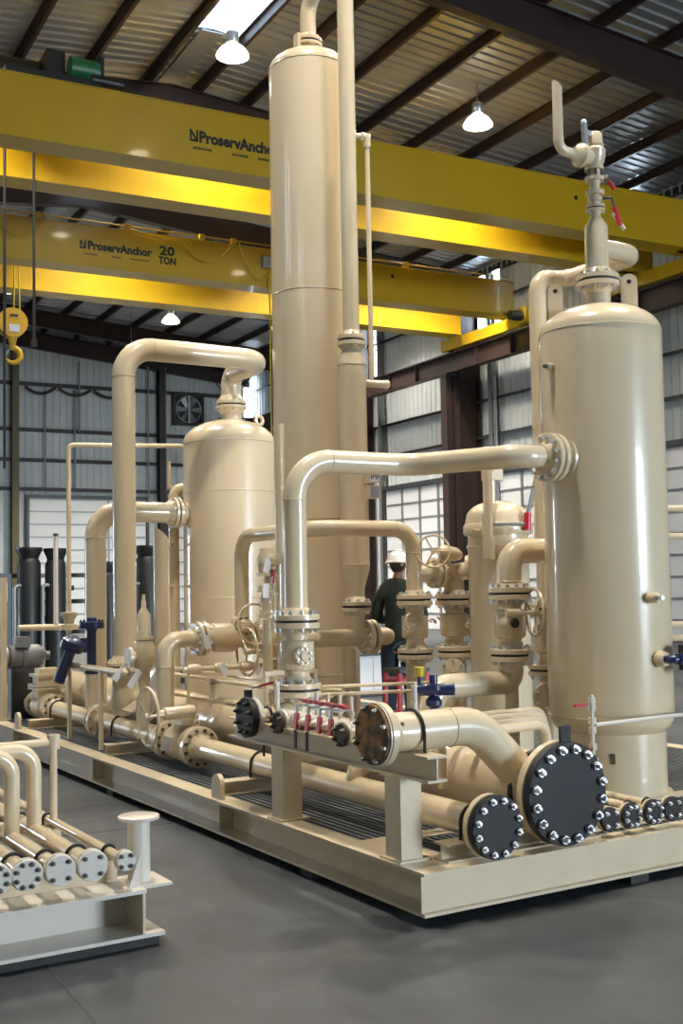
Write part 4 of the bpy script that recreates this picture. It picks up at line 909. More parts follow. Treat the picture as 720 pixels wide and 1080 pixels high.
st = Thing('end_spool', 'short cream closed pipe end right of the tower base', 'pipe', (5.4, WY, 1.2)); joint(bt, st, (5.235, WY, 1.295), X, .29, .034, .075, 12, .014); st.part('pipe', MB().lathe((5.27, WY, 1.295), X, [(0, 0), (0, .075), (.14, .075), (.19, .055), (.2, 0)], 24), CREAM)
th = Thing('thin_pipe', 'thin upright cream pipe standing off the tower side pipe', 'pipe', (5.3, WY, 3.4))
pipe(th, [(WX + .06, WY, 5.58), (5.30, WY - .02, 5.58), (5.30, WY - .02, 3.44)], .021, .03, n=12); th.part('elbow_fitting', MB().cyl((5.29, WY - .02, 5.60), (5.30, WY - .02, 5.49), .034, n=12), CREAM); th.part('tee_fitting', MB().cyl((5.24, WY - .02, 5.58), (5.32, WY - .02, 5.58), .032, n=12), CREAM)
pipe(th, [(WX + .1, WY, 3.44), (5.44, WY - .03, 3.44)], .033, name='stub'); th.part('stub_cap', MB().ball((5.44, WY - .03, 3.44), .04, 12), CREAM)

# ---- relief column left of the crossover
t = Thing('relief_valve', 'cream relief valve stack with one red handle left of the crossover pipe', 'valve', (HX, 8.33, .77))
pipe(t, [(HX, 8.33, .77), (HX, 8.33, 1.46)], .042, name='riser')
for z in (1.49, 1.53, 1.70, 1.73, 1.83): t.part('flange', MB().lathe((HX, 8.33, z - .013), Z, [(0, 0), (0, .085), (.026, .085), (.026, 0)], 22), CREAM)
t.part('valve_body', MB().lathe((HX, 8.33, 1.53), Z, [(0, .04), (.04, .06), (.1, .06), (.15, .04), (.17, .035), (.3, .035)], 18), CREAM); lever(t, (HX + .0, 8.25, 1.70), (.06, -.1, .9), .17, .026)
t.part('relief_body', MB().lathe((HX, 8.33, 1.84), Z, [(0, .05), (.02, .07), (.12, .085), (.17, .06), (.20, .06), (.21, .0)], 20), CREAM); t.part('outlet', MB().cyl((HX, 8.33, 1.93), (HX + .03, 8.19, 1.96), .05), CREAM)
mb_ = MB().tube([(HX + .03, 8.2, 1.95), (HX + .05, 8.18, 2.0), (HX + .05, 8.18, 3.05)], .042, .03, n=18)
t = Thing('vent_pipe', 'upright cream vent pipe with open top in front of the tower left edge', 'pipe', (HX + .05, 8.18, 1.95)); t.part('pipe', mb_, CREAM); t.part('dark_mouth', MB().cyl((HX + .05, 8.18, 3.0505), (HX + .05, 8.18, 3.052), .034), RUSTD)

# ---- group K: riser elbow and two wheel valves
KY = 9.3; KZ = 1.285
k1 = Thing('elbow_pipe', 'cream elbow rising from the edge pipe toward the two wheel valves', 'pipe', (SX, KY, .5))
pipe(k1, [(SX + .01, KY, SZ), (SX + .01, KY, KZ), (4.17, KY, KZ)], .075, .23, n=28); weld(k1, (SX + .01, KY, KZ - .23), Z, .075)
kv = Thing('gate_valve', 'cream gate valve with big handwheel facing forward, left of the relief stack', 'valve', (4.45, KY, 1.1))
joint(k1, kv, (4.225, KY, KZ), X, .30, .036, .075, 12, .015)
kv.part('body', MB().lathe((4.26, KY, KZ), X, [(0, 0), (0, .085), (.04, .09), (.08, .13), (.28, .13), (.33, .10), (.42, .085), (.42, 0)], 26), CREAM); kv.part('bonnet', MB().lathe((4.60, KY, KZ + .1), -Y, [(-.02, 0), (-.02, .09), (.1, .09), (.1, .06), (.16, .05), (.16, 0)], 18), CREAM)
kv.part('bonnet_bolts', MB().bolts((4.60, KY, KZ + .1), -Y, .075, 8, .012, .1, .112), DSTEEL, kind='stuff')
wheel(kv, (4.62, KY - .30, 1.405), (.05, -1, .1), .178, .0115, sp=3, stem=.16, ph=.9)
k2 = Thing('gate_valve', 'cream gate valve with upright handwheel seen edgewise, left of the tall valve', 'valve', (4.95, KY, 1.0))
joint(kv, k2, (4.72, KY, KZ - .02), X, .28, .034, .075, 12, .015)
k2.part('body', MB().lathe((4.75, KY, KZ - .02), X, [(0, 0), (0, .085), (.04, .12), (.2, .12), (.25, .085), (.3, .08), (.3, 0)], 24), CREAM); k2.part('bonnet', MB().lathe((4.80, KY - .1, 1.16), -Y, [(-.02, 0), (-.02, .07), (.14, .06), (.14, 0)], 16), CREAM); k2.part('yoke', MB().box(4.72, KY - .30, 1.10, 4.86, KY - .2, 1.22), CREAM)
wheel(k2, (4.56, KY - .25, 1.165), -X, .205, .0125, sp=3, stem=.2, ph=.2)
kp = Thing('cross_pipe', 'cream pipe behind the tall valve carrying on from the wheel valves', 'pipe', (5.2, KY, 1.1)); joint(k2, kp, (5.08, KY, KZ - .02), X, .28, .034, .075, 12, .015); pipe(kp, [(5.11, KY, KZ - .02), (5.5, KY, KZ - .02), (5.5, KY, .27)], .075, .15)
t = Thing('tubing_run', 'bundle of thin cream tubes running along above the big header', 'pipe', (4.4, 9, .8))
for x, z in ((4.27, .93), (4.36, .92), (4.46, .955)): pipe(t, [(x, 11.2, z), (x, 7.3, z)], .0155, n=10, name='tube')
for y in (7.7, 9.1, 10.4): t.part('bracket', MB().box(4.22, y - .02, .77, 4.26, y + .02, .95), CREAM2); t.part('cross_clip', MB().box(4.22, y - .02, .90, 4.5, y + .02, .91), DSTEEL)
t = Thing('pipe_stand', 'small cream angle iron stand above the header left of the tall valve', 'stand', (4.5, 7.6, .78))
t.part('top_bar', MB().beam((4.15, 7.95, 1.06), (4.62, 7.95, 1.06), .035, .03), CREAM2)
for x in (4.17, 4.60): t.part('post', MB().beam((x, 7.95, .70), (x, 7.95, 1.06), .03, .03, X), CREAM2)
t = Thing('small_valve_line', 'low line of small cream valves under the two wheel valves', 'pipe', (4.4, 9.2, .9))
pipe(t, [(3.95, 9.05, 1.04), (4.95, 9.05, 1.04)], .022, n=12)
for x in (4.05, 4.3, 4.55, 4.8): t.part('valve_block', MB().lathe((x - .06, 9.05, 1.04), X, [(0, 0), (0, .035), (.03, .045), (.09, .045), (.12, .035), (.12, 0)], 14), CREAM)
for x in (4.0, 4.9): t.part('support', MB().cyl((x, 9.05, .775 if x > 4.2 else .5), (x, 9.05, 1.03), .014, n=8), CREAM2)

# ---- left vessel and its pipes
QX, QY, QR = 5.455, 11.2, .50
lv = Thing('knockout_vessel', 'wide cream vessel behind at left, with domed top and bent overhead pipe', 'vessel', (QX, QY, .27))
prof = [(.27, 0), (.27, QR), (3.27, QR)] + [(3.27 + .27 * sin(t), QR * cos(t)) for t in [PI / 2 * i / 10 for i in range(1, 10)]] + [(3.54, 0)]
lv.part('shell', MB().lathe((QX, QY, 0), Z, prof, 56), CREAM)
for z in (3.27, 2.74, 1.62): lv.part('weld_seam', MB().torus((QX, QY, z), Z, QR, .005, 56, 6), CREAM)
pipe(lv, [(QX + .03, QY, 3.5), (QX + .03, QY, 3.66)], .115, name='top_nozzle'); lv.part('lifting_lug', MB().torus((QX + .36, QY - .02, 3.55), V3((.3, -1, 0)), .05, .02, 16, 8), CREAM)
lv.part('side_nozzle', MB().cyl((4.86, 11.25, 2.52), (5.1, 11.25, 2.52), .118, n=24), CREAM)
dp = Thing('overhead_pipe', 'tall cream pipe bent over at the top, leading to the wide vessel', 'pipe', (3.95, 10.4, 1.0))
joint(lv, dp, (QX + .03, QY, 3.70), Z, .34, .034, .112, 12, .015, m=CREAM)
pipe(dp, [(3.95, 10.4, 1.03), (3.95, 10.4, 4.05), (QX + .03, 10.4, 4.05), (QX + .03, QY, 4.05), (QX + .03, QY, 3.74)], .110, .29, n=32)
weld(dp, (3.95, 10.4, 3.76), Z, .11); weld(dp, (4.24, 10.4, 4.05), X, .11)
db = Thing('strainer_body', 'cream flanged strainer under the tall bent pipe', 'strainer', (3.95, 10.4, .5)); joint(db, dp, (3.95, 10.4, 1.0), Z, .36, .036, .11, 12, .015, m=CREAM)
db.part('body', MB().lathe((3.95, 10.4, .54), Z, [(0, 0), (0, .10), (.05, .125), (.3, .125), (.36, .11), (.42, .11), (.42, 0)], 26), CREAM); db.part('side_bowl', MB().lathe((4.08, 10.2, .68), V3((.3, -1, 0)), [(-.1, .10), (.06, .10), (.10, .07), (.11, 0)], 22), CREAM)
for i in range(5): db.part('cooling_rib', MB().cyl((3.86, 10.02 + .05 * i, .60), (4.1, 10.0 + .05 * i, .74), .022, n=10), CREAM2)
t = Thing('bright_elbow', 'shiny bright metal elbow behind the edge pipe under the tall bent pipe', 'pipe', (4.0, 9.75, .5)); pipe(t, [(4.12, 10.02, .97), (3.98, 9.86, .95), (3.98, 9.86, .62), (4.3, 9.9, .60)], .066, .13, m=STEEL)
ep = Thing('elbow_pipe', 'cream elbow pipe left of the tall bent pipe, entering the wide vessel side', 'pipe', (3.965, 11.25, .7))
pipe(ep, [(3.965, 11.25, .54), (3.965, 11.25, 2.52), (4.80, 11.25, 2.52)], .108, .27, n=30); joint(ep, lv, (4.84, 11.25, 2.52), X, .33, .034, .11, 12, .015, m=CREAM)
for c, a in (((3.965, 11.25, 2.25), Z), ((4.235, 11.25, 2.52), X)): weld(ep, c, a, .108)
t = Thing('thin_pipe', 'thin cream pipe bent square at the top behind the tall bent pipe', 'pipe', (3.9, 11.9, .8))
pipe(t, [(3.9, 11.9, .55), (3.9, 11.9, 3.27), (5.3, 11.62, 3.29)], .026, .06, n=12); t.part('control_valve', MB().lathe((3.9, 11.9, 1.30), Z, [(0, .03), (.02, .08), (.06, .08), (.07, .05), (.12, .06), (.16, .09), (.19, .09), (.2, .03)], 18), CREAM)
mb_ = MB().tube([(4.115, 9.91, .8), (4.115, 9.91, 2.24)], .068, n=22)
for p in mb_.v:
    if p.z > 2: p.z += (p.x - 4.115) * -.8
t = Thing('vent_pipe', 'cream stub pipe with slanted open end beside the wide vessel', 'pipe', (4.115, 9.91, .8)); t.part('pipe', mb_, CREAM); t.part('open_mouth', MB().prism([(.056 * cos(2 * PI * i / 20), .056 * sin(2 * PI * i / 20)) for i in range(20)], (4.115, 9.91, 2.241), (1, 0, -.8), (0, 1, 0), .002), CREAM2)
for i in range(3): t.part('step_clip', MB().box(4.14, 9.84, 1.05 + .1 * i, 4.2, 9.86, 1.08 + .1 * i), DSTEEL)
t = Thing('level_bridle', 'slim cream standpipe hugging the left side of the wide vessel', 'pipe', (4.93, 11.5, .27)); pipe(t, [(5.12, 11.4, 2.80), (4.93, 11.5, 2.80), (4.93, 11.5, .27)], .058, .10, n=18); pipe(t, [(4.80, 11.38, 1.0), (4.80, 11.38, 2.15)], .024, n=12, m=PALE, name='gauge_glass')
for z in (1.25, 1.75, 2.2): t.part('gauge_cock', MB().cyl((4.80, 11.38, z), (4.93, 11.49, z), .02, n=10), CREAM); t.part('cock_body', MB().ball((4.80, 11.38, z), .036, 10), CREAM)
t = Thing('thin_pipe', 'short thin upright pipe stub rising beside the wide vessel left edge', 'pipe', (4.89, 11.54, 2.8)); pipe(t, [(5.05, 11.4, 2.81), (4.895, 11.54, 2.81), (4.895, 11.54, 3.1)], .02, .03, n=10)
t = Thing('relief_valve', 'cream spring relief valve with pointed bonnet beside the tall bent pipe', 'valve', (3.83, 9.62, .9))
t.part('bonnet', MB().lathe((3.83, 9.62, 0), Z, [(1.28, 0), (1.28, .085), (1.31, .085), (1.31, .062), (1.50, .058), (1.53, .042), (1.56, .024), (1.62, .022), (1.63, .016), (1.68, .014), (1.68, 0)], 20), CREAM)
t.part('body', MB().lathe((3.83, 9.62, 0), Z, [(.85, 0), (.85, .05), (1.0, .05), (1.08, .10), (1.22, .10), (1.245, .085), (1.27, .085), (1.275, 0)], 22), CREAM); t.part('outlet_flange', MB().lathe((3.83, 9.62, 1.13), -X, [(.05, .06), (.12, .06), (.12, .09), (.15, .09), (.15, 0)], 20), CREAM); t.part('inlet_pipe', MB().cyl((3.83, 9.62, .52), (3.83, 9.62, .87), .045), CREAM)

# ---- far left end: blue actuators, motor, rods
t = Thing('blue_valve', 'navy blue valve with wide flat top on an upright stem', 'valve', (3.70, 10.62, .9)); t.part('stem_housing', MB().lathe((3.70, 10.62, 0), Z, [(.93, 0), (.93, .07), (.96, .07), (.97, .045), (1.33, .045), (1.36, .06), (1.36, 0)], 18), BLUE); t.part('top_disc', MB().lathe((3.70, 10.62, 0), Z, [(1.36, 0), (1.36, .12), (1.39, .125), (1.42, .12), (1.43, .05), (1.46, .05), (1.47, 0)], 24), BLUE); t.part('top_bolts', MB().bolts((3.70, 10.62, 1.42), Z, .1, 8, .012, 0, .014), BLUE, kind='stuff'); pipe(t, [(3.70, 10.62, .94), (3.66, 10.62, .99)], .04, n=14, name='pipe_foot')
t = Thing('blue_valve', 'navy blue valve leaning over beside the grey motor', 'valve', (3.5, 11.0, .9)); t.part('stem_housing', MB().tube([(3.50, 11.0, .84), (3.60, 10.92, 1.16)], .055, n=16), BLUE); t.part('top_dome', MB().lathe((3.595, 10.925, 1.15), V3((.3, -.24, .9)), [(0, 0), (0, .11), (.03, .12), (.09, .12), (.12, .08), (.15, 0)], 20), BLUE); t.part('side_box', MB().box(3.66, 10.86, 1.12, 3.80, 10.96, 1.26), BLUE); pipe(t, [(3.49, 11.0, .86), (3.53, 11.0, .97), (3.64, 11.0, 1.0)], .04, .04, n=14, name='pipe_foot')
t = Thing('pump_motor', 'grey electric motor with finned end at the far left of the skid', 'motor', (3.95, 13.3, .27))
t.part('motor_body', MB().lathe((3.62, 13.3, .97), X, [(0, 0), (0, .10), (.03, .135), (.16, .135), (.17, .15), (.20, .15), (.21, .135), (.36, .135), (.42, .11), (.46, .05), (.5, .05), (.5, 0)], 28), MOTOR); t.part('fan_cover', MB().lathe((3.50, 13.3, .97), X, [(0, 0), (0, .10), (.02, .12), (.12, .125), (.12, 0)], 24), GREYST); t.part('pedestal', MB().box(3.66, 13.22, .27, 3.98, 13.38, .85), DARKEQ); t.part('terminal_box', MB().box(3.7, 13.15, 1.08, 3.86, 13.3, 1.2), MOTOR)
t = Thing('bright_tube', 'bright pinkish white upright tube at far left', 'tube', (3.93, 12.44, 1.36)); pipe(t, [(3.93, 12.44, 1.36), (3.93, 12.44, 2.32)], .026, m=GLINT, n=12); t.part('cap', MB().cyl((3.93, 12.44, 2.32), (3.93, 12.44, 2.35), .03, n=10), DSTEEL)
t = Thing('skid_post', 'cream square post standing at the far left skid corner', 'post', (3.56, 13.2, .27)); t.part('post', MB().beam((3.56, 13.2, .27), (3.56, 13.2, 1.88), .07, .07, Y), CREAM2); t.part('base_plate', MB().box(3.48, 13.12, .268, 3.64, 13.28, .285), CREAM2)
t = Thing('cross_pipe', 'short level cream pipe above the grey motor', 'pipe', (3.8, 12.45, 1.3)); pipe(t, [(3.52, 12.45, 1.325), (4.4, 12.45, 1.32), (4.4, 12.45, .3)], .035, .06, n=14)
for i in range(2): 
    t = Thing('bollard_post', ('left' if i == 0 else 'right') + ' thin yellow post behind the grey motor', 'post', (3.95 + .28 * i, 14.9, 0), 'thin yellow posts'); t.part('post', MB().cyl((3.95 + .28 * i, 14.9, 0), (3.95 + .28 * i, 14.9, 1.05), .04, n=12), ROPEY); t.part('foot', MB().cyl((3.95 + .28 * i, 14.9, 0), (3.95 + .28 * i, 14.9, .02), .08, n=12), ROPEY)
t = Thing('pipe_rail', 'long thin cream rail with white tags left of the riser elbow', 'pipe', (3.75, 10.2, .9)); pipe(t, [(3.63, 11.2, 1.0), (3.68, 9.72, .99)], .03, n=12)
for y in (11.1, 10.2): t.part('post', MB().beam((3.64, y, .27), (3.64, y, .98), .035, .035, Y), CREAM2)
t.part('end_valve', MB().lathe((3.68, 9.75, .99), -Y, [(0, .03), (.02, .05), (.08, .05), (.1, .03), (.15, .02), (.15, 0)], 14), CREAM2)

# ---- white paper tags tied to valves
def tag(p, label, d=(.25, -.95, 0), tilt=.2, w=.032, h=.058):
    p = V3(p); n_ = V3(d).normalized(); ex = Z.cross(n_).normalized(); ey = Matrix.Rotation(tilt, 3, n_) @ Z; ex = Matrix.Rotation(tilt, 3, n_) @ ex
    t = Thing('paper_tag', label, 'tag', p, 'white tags tied to the valves'); t.part('card', MB().prism([(-w, -h), (w, -h), (w, h), (-w, h)], p, ex, ey, .002), WHITE); t.part('string', MB().cyl(p + ey * h, p + ey * (h + .05) - n_ * .03, .002, n=5), WHITE)
tag((4.20, 9.10, 1.26), 'white tag on the flange next to the riser elbow', tilt=.25)
tag((4.30, 8.98, 1.03), 'white tag on the small valve line, left one', tilt=.5); tag((4.62, 8.98, 1.03), 'white tag on the small valve line, right one', tilt=.4)
tag((3.70, 9.58, 1.10), 'white tag on the pointed relief valve', tilt=-.2); tag((3.63, 9.68, 1.0), 'white tag at the end of the thin rail', tilt=-.8, h=.09); tag((3.70, 9.52, .95), 'white tag hanging under the thin rail end', tilt=-.7, h=.09)
tag((HX - .06, 8.21, 1.90), 'white tag on the relief body left of the crossover', tilt=-.3); tag((HX - .08, 8.2, 1.70), 'white tag below the relief body left of the crossover', tilt=-.05)
tag((BX + .03, BY - .18, 1.18), 'white tag on the lower flange of the side wheel valve', tilt=-.5); tag((5.45, 6.40, 1.43), 'white tag on the body of the side wheel valve', tilt=0, w=.02); tag((3.67, 8.76, .48), 'white tag on the gear operated gate valve', d=(-.6, -.8, 0), tilt=-.3)

# ---- bits right of the nearest vessel
t = Thing('instrument_bridle', 'cream instrument piping with red handle beyond the nearest vessel right edge', 'pipe', (7.9, 7.0, .27))
for z in (2.32, 2.09, 1.36, 1.25): pipe(t, [(6.7, 6.95, z), (7.75, 6.53, z)], .028, n=12, name='arm')
pipe(t, [(7.15, 6.77, .27), (7.15, 6.77, 2.5)], .03, n=12, name='riser'); lever(t, (7.05, 6.75, 2.30), (0, -.1, -1), .2, .03); t.part('valve_block', MB().lathe((6.95, 6.85, 2.32), V3((1, -.4, 0)), [(0, .03), (.02, .06), (.1, .06), (.12, .03)], 14), CREAM); t.part('valve_block', MB().lathe((6.98, 6.84, 2.09), V3((1, -.4, 0)), [(0, .03), (.02, .05), (.14, .05), (.16, .03)], 14), CREAM); t.part('drain_pot', MB().cyl((7.1, 6.73, 1.86), (7.1, 6.73, 2.04), .035), PALE)

# =================================================================== FOREGROUND PIPE RACK
T = Thing('pipe_rack_skid', 'low cream steel rack base at the lower left, partly out of frame', 'skid', (.8, 7, 0))
m = MB(); m.box(-2, 5.36, .05, 2.235, 5.62, .068); m.box(-2, 5.36, .262, 2.14, 5.66, .28); m.box(-2, 5.60, .068, 2.13, 5.612, .262); T.part('front_beam', m, PALE)
T.part('end_plate', MB().box(2.122, 5.365, .068, 2.136, 5.61, .262), CREAM2)
T.part('side_beam', MB().ibeam((2.03, 5.62, .165), (2.03, 9.6, .165), .15, .23, .016, .012), CREAM2); T.part('cross_beam', MB().ibeam((-2, 6.62, .165), (1.95, 6.62, .165), .15, .23, .016, .012), CREAM2); T.part('cross_beam', MB().ibeam((-2, 8.6, .165), (1.95, 8.6, .165), .15, .23, .016, .012), CREAM2)
T.part('pipe_sleeper', MB().box(-2, 6.56, .28, 2.10, 6.68, .385), CREAM2); T.part('pipe_sleeper', MB().box(-2, 5.60, .281, 2.08, 5.66, .385), CREAM2)
T.part('dark_runner', MB().box(-2, 5.40, 0, 2.22, 5.60, .05), BLOCKING); T.part('dark_runner', MB().box(1.95, 5.6, 0, 2.12, 9.5, .05), BLOCKING)  # dark strips filling the gap between rack and floor
T.part('gusset', MB().prism([(0, 0), (.06, 0), (.06, .16)], (2.075, 5.44, .28), X, Z, .012), PALE)
T.part('post_plate', MB().box(2.0, 5.42, .268, 2.30, 5.68, .281), PALE)
RK = [(1.30, .042, .15, 4), (1.42, .04, .15, 8), (1.565, .046, .15, 8), (1.722, .042, .15, 4), (1.878, .046, .152, 4), (2.045, .025, .10, 4)]
RL = ('half seen at the frame edge, first', 'second from the frame edge', 'third from the frame edge', 'fourth from the frame edge', 'fifth from the frame edge', 'thinnest, nearest the capped post')
for i, (x, r, od, nb) in enumerate(RK):
    z = .425
    t = Thing('rack_pipe', 'cream flanged pipe on the low rack, ' + RL[i], 'pipe', (x, 7, .385), 'flanged pipes on the low rack')
    pipe(t, [(x, 5.43, z), (x, 9.5, z)], r, n=18); flange(t, (x, 5.405, z), Y, od, .024, r, PALE)
    ubolt(t, (x, 5.63, z), Y, r, .39, .008); ubolt(t, (x, 6.62, z), Y, r, .39, .008)
    blind('end_blind', 'pale bolted end flange of the rack pipe ' + RL[i], (x, 5.40, z), -Y, od - .004, .02, nb, .012, m=PALE, group='end flanges of the rack pipes', bm=DSTEEL, k=.37)
    if i == 4: pipe(t, [(x, 6.34, z), (x, 6.34, .865), (.6, 6.34, .865), (.6, 6.34, .43)], .041, .11, name='loop_pipe')
    if i == 3: pipe(t, [(x, 6.21, z), (x, 6.21, .865), (.75, 6.21, .865), (.75, 6.21, .43)], .041, .11, name='loop_pipe')
    if i == 5:
        pipe(t, [(x, 6.52, z), (x, 6.52, .90)], .021, name='riser', n=12); pipe(t, [(x, 6.52, .875), (.7, 6.52, .875)], .021, name='cross_tube', n=12); t.part('tee_fitting', MB().cyl((x, 6.52, .835), (x, 6.52, .915), .036, n=14), CREAM); t.part('foot_plate', MB().box(x - .09, 6.46, .386, x + .03, 6.6, .396), CREAM2)
t = Thing('capped_post', 'pale round post with flat disc cap at the corner of the low rack', 'post', (2.175, 5.55, .28)); t.part('tube', MB().cyl((2.175, 5.55, .281), (2.175, 5.55, .585), .056, n=28), PALE); t.part('disc_cap', MB().lathe((2.175, 5.55, .583), Z, [(0, 0), (0, .10), (.003, .104), (.016, .104), (.019, .10), (.019, 0)], 40), PALE)

# =================================================================== BACKGROUND EQUIPMENT
t = Thing('equipment_skid', 'black equipment base with pipe frame under the dark vessels', 'skid', (6, 20.4, 0)); t.part('base', MB().box(4.6, 19.3, 0, 8.6, 21.6, .22), DARKEQ)
for x in (4.9, 6.6, 8.3): t.part('frame_post', MB().beam((x, 20.7, .22), (x, 20.7, 2.0), .1, .1, Y), DARKEQ)
for z in (.95, 1.5, 1.98): t.part('frame_rail', MB().beam((4.6, 20.7, z), (8.5, 20.7, z), .08, .08), DARKEQ)
for x, z in ((5.3, 1.2), (5.7, 1.75), (7.2, 1.1)): t.part('pipe', MB().tube([(x, 20.5, .22), (x, 20.5, z), (x + 1.1, 20.5, z)], .05, .12, n=12), DARKEQ)
for i, (px_, y, r, h, lab) in enumerate(((5.80, 19.85, .20, 2.46, 'dark vertical vessel with flared cap, leftmost behind the skid'), (6.22, 19.7, .18, 2.44, 'dark vertical vessel with flared cap, second from the left'), (7.12, 19.55, .17, 2.2, 'dark slim vertical vessel seen left of the tall bent pipe'), (8.0, 19.9, .22, 2.5, 'dark vertical vessel seen right of the tall bent pipe'))):
    t = Thing('dark_vessel', lab, 'vessel', (px_, y, .22), 'dark vessels on the black skid'); t.part('shell', MB().lathe((px_, y, .22), Z, [(0, 0), (0, r), (h - .5, r), (h - .42, r * .8), (h - .42, 0)], 24), DARKEQ); t.part('flared_cap', MB().lathe((px_, y, h - .2), Z, [(0, r * .8), (.06, r * .9), (.15, r * 1.13), (.2, r * 1.13), (.2, 0)], 24), DARKEQ); t.part('side_pipe', MB().tube([(px_ - r - .08, y - .1, .3), (px_ - r - .08, y - .1, 1.8), (px_, y - .05, 1.8)], .035, .06, n=10), GREYST)
t = Thing('lit_cabinet', 'dark cabinet with pale screen at the far left edge', 'cabinet', (4.75, 18.6, 0)); t.part('case', MB().box(4.45, 18.6, 0, 5.15, 19.1, 2.0), DARKEQ); t.part('screen', MB().box(4.6, 18.58, 1.55, 5.08, 18.6, 1.85), WHITE)
t = Thing('supply_cabinet', 'white low cabinet on the floor behind the worker', 'cabinet', (9.9, 15.2, 0)); t.part('case', MB().box(9.3, 15.0, .05, 10.5, 15.6, .62), CABW); t.part('worktop', MB().box(9.25, 14.95, .62, 10.55, 15.65, .66), DKGREY)
for k in range(3): t.part('drawer', MB().box(9.33 + .39 * k, 14.985, .10, 9.69 + .39 * k, 15.0, .58), CABW)
t.part('plinth', MB().box(9.35, 15.05, 0, 10.45, 15.55, .05), DKGREY)
SX_, SY_ = 6.0, 8.70
t = Thing('step_stand', 'red steel step stand with dark top in front of the worker legs', 'stand', (SX_, SY_, .27))
t.part('top', MB().box(SX_ - .17, SY_ - .13, .93, SX_ + .17, SY_ + .13, .97), DARKEQ)
for dx in (-.15, .15):
    for dy in (-.11, .11): t.part('leg', MB().beam((SX_ + dx * 1.15, SY_ + dy * 1.15, .27), (SX_ + dx, SY_ + dy, .93), .035, .035, Y), RED)
for dy in (-.11, .11):
    for z in (.55, .86): t.part('rung', MB().beam((SX_ - .15, SY_ + dy, z), (SX_ + .15, SY_ + dy, z), .035, .05), RED)

# =================================================================== THE WORKER
def skin_mesh(chain, edges, root, m, name, sub=2, rsx=1.0):
    me = bpy.data.meshes.new(name); me.from_pydata([c[0] for c in chain], edges, []); o = bpy.data.objects.new(name, me); COL.objects.link(o)
    md = o.modifiers.new('skin', 'SKIN'); md.use_smooth_shade = True; md.branch_smoothing = .4
    for i, c in enumerate(chain):
        sv = me.skin_vertices[0].data[i]; sv.radius = c[1] if isinstance(c[1], tuple) else (c[1], c[1]); sv.use_root = (i == root)
    s_ = o.modifiers.new('sub', 'SUBSURF'); s_.levels = sub; s_.render_levels = sub
    bpy.context.view_layer.update(); ev = o.evaluated_get(bpy.context.evaluated_depsgraph_get()); nm = bpy.data.meshes.new_from_object(ev); bpy.data.objects.remove(o)
    nm.materials.clear(); nm.materials.append(m); nm.polygons.foreach_set('use_smooth', [True] * len(nm.polygons)); return nm
PX_, PY_ = 6.255, 9.19
pw = Thing('person', 'worker in white hard hat, dark shirt and blue jeans, back turned, reaching forward', 'person', (PX_, PY_, .27))
PM = Matrix.Translation((PX_, PY_, .27)) @ Matrix.Rotation(radians(-52), 4, 'Z')   # local +y = the way the worker faces
def pp(name, me, parent=None):
    return pw.inst(name, me, PM, parent)
# one continuous body: pelvis, spine, neck, head stub, arms, legs
body = [((0, 0, .93), (.105, .08)), ((0, .01, 1.12), (.105, .075)), ((0, .0, 1.32), (.125, .085)), ((0, -.01, 1.42), (.085, .06)), ((0, .01, 1.49), .048), ((0, .025, 1.58), .055),
        ((-.17, -.01, 1.41), .058), ((-.235, .02, 1.15), .046), ((-.19, .24, 1.10), .036), ((-.17, .32, 1.11), .026),
        ((.17, -.01, 1.41), .058), ((.235, .03, 1.15), .046), ((.17, .25, 1.12), .036), ((.15, .33, 1.14), .026),
        ((-.09, 0, .86), .092), ((-.105, .02, .48), .062), ((-.11, -.01, .10), .042), ((-.115, .10, .04), .038),
        ((.09, 0, .86), .092), ((.11, .03, .48), .062), ((.12, 0, .10), .042), ((.13, .11, .04), .038)]
be = [(0, 1), (1, 2), (2, 3), (3, 4), (4, 5), (3, 6), (6, 7), (7, 8), (8, 9), (3, 10), (10, 11), (11, 12), (12, 13), (0, 14), (14, 15), (15, 16), (16, 17), (0, 18), (18, 19), (19, 20), (20, 21)]
bo = pp('body', skin_mesh(body, be, 0, SKIN, 'body'))
up = lambda c, k: (c[0], tuple(q * k for q in c[1]) if isinstance(c[1], tuple) else c[1] * k)
sh = [((0, 0, .78), (.15, .12)), up(body[1], 1.36), up(body[2], 1.28), up(body[3], 1.5), ((0, .005, 1.53), .078), up(body[6], 1.35), up(body[7], 1.45), ((-.20, .19, 1.11), .052), up(body[10], 1.35), up(body[11], 1.45), ((.18, .20, 1.13), .052)]
pp('work_shirt', skin_mesh(sh, [(0, 1), (1, 2), (2, 3), (3, 4), (3, 5), (5, 6), (6, 7), (3, 8), (8, 9), (9, 10)], 0, SHIRT, 'work_shirt'))
jn = [((0, 0, 1.0), (.135, .105)), up(body[14], 1.14), up(body[15], 1.28), ((-.11, -.005, .10), .064), up(body[18], 1.12), up(body[19], 1.28), ((.12, .005, .10), .064)]
pp('jeans', skin_mesh(jn, [(0, 1), (1, 2), (2, 3), (0, 4), (4, 5), (5, 6)], 0, JEANS, 'jeans'))
for sx in (-1, 1):
    bt_ = [((sx * .117, -.035, .05), (.045, .05)), ((sx * .12, .05, .045), (.048, .042)), ((sx * .13, .15, .035), (.045, .03)), ((sx * .115, -.02, .13), .05)]
    pp('boot', skin_mesh(bt_, [(3, 0), (0, 1), (1, 2)], 0, LEATHER, 'boot'))
hd = MB().ball((0, .03, 1.655), .095, 24, (.82, 1.0, 1.22))
for i in range(len(hd.v)):                                 # jaw, brow and cheeks
    p = hd.v[i]; k = (1.655 - p.z) / .116
    if k > .2: p.x *= 1 - .28 * (k - .2); p.y += .012 * (k - .2)
pp('head', hd.mesh('head', SKIN)); hp = pw.e.children[-1]
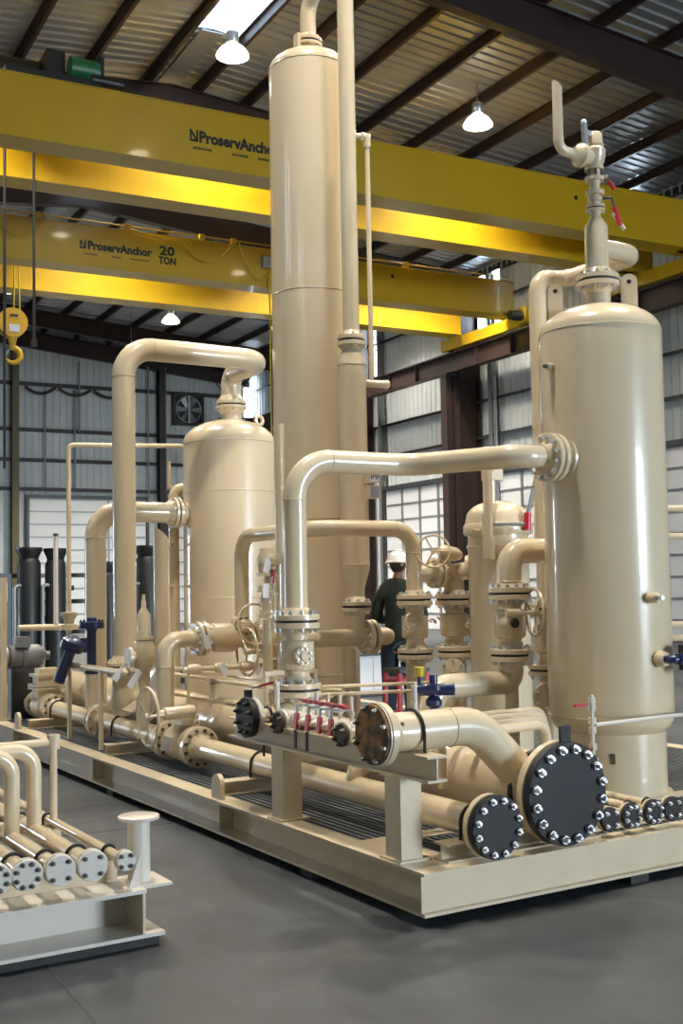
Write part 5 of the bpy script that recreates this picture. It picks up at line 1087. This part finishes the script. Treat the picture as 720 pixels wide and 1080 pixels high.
pp('nose', MB().lathe((0, .112, 1.66), V3((0, .4, -1)), [(-.01, 0), (0, .010), (.035, .016), (.045, 0)], 12).mesh('nose', SKIN), hp)
for sx in (-1, 1):
    pp('eye', MB().ball((sx * .032, .112, 1.672), .013, 12).mesh('eye', WHITE), hp); pp('ear', MB().ball((sx * .080, .02, 1.655), .03, 12, (.35, .6, 1)).mesh('ear', SKIN), hp)
pp('mouth', MB().ball((0, .118, 1.60), .022, 12, (1, .35, .28)).mesh('mouth', mat('lips', (.30, .10, .08), .5)), hp)
pp('hair', MB().ball((0, .008, 1.66), .092, 20, (.86, .95, 1.05)).mesh('hair', HAIR))
pp('hard_hat', MB().lathe((0, .02, 1.66), V3((0, .06, 1)), [(0, 0), (0, .125), (.006, .128), (.012, .118), (.02, .112), (.06, .105), (.095, .078), (.115, .04), (.122, 0)], 32).mesh('hard_hat', HAT)); hh = pw.e.children[-1]
pp('hat_brim', MB().prism([(.10 * cos(t), .11 + .06 * sin(t)) for t in [PI * i / 10 for i in range(11)]], (0, .02, 1.662), (1, 0, 0), (0, 1, 0), .008).mesh('hat_brim', HAT), hh)
pp('hat_ridge', MB().tube([(0, .02 + .112 * cos(t), 1.68 + .104 * sin(t)) for t in [PI * i / 12 for i in range(13)]], .012, n=8).mesh('hat_ridge', HAT), hh)
pp('red_sticker', MB().prism([(-.03, -.022), (.03, -.022), (.03, .022), (-.03, .022)], (-.03, -.093, 1.715), V3((-1, .15, 0)), V3((0, .35, 1)), .004).mesh('red_sticker', RED), hh)
for sx, wrist in ((-1, V3((-.17, .32, 1.11))), (1, V3((.15, .33, 1.14)))):
    pal = [(wrist - V3((0, .02, 0)), (.024, .022)), (wrist + V3((0, .05, 0)), (.034, .016)), (wrist + V3((0, .08, 0)), (.032, .014))]
    h_ = pp('hand', skin_mesh(pal, [(0, 1), (1, 2)], 0, SKIN, 'hand'))
    for k, (fx, L) in enumerate(((-.027, .062), (-.009, .074), (.009, .070), (.026, .055))):
        b0 = wrist + V3((fx, .085, 0)); ch = [(b0, .0095), (b0 + V3((0, L * .5, -.004)), .009), (b0 + V3((0, L * .75, -.022)), .0085), (b0 + V3((0, L * .7, -.045)), .0075)]
        pp('finger', skin_mesh(ch, [(0, 1), (1, 2), (2, 3)], 0, SKIN, 'finger', 1), h_)
    b0 = wrist + V3((-sx * .03, .02, 0)); pp('thumb', skin_mesh([(b0, .011), (b0 + V3((-sx * .03, .025, -.012)), .0105), (b0 + V3((-sx * .035, .055, -.03)), .009)], [(0, 1), (1, 2)], 0, SKIN, 'thumb', 1), h_)
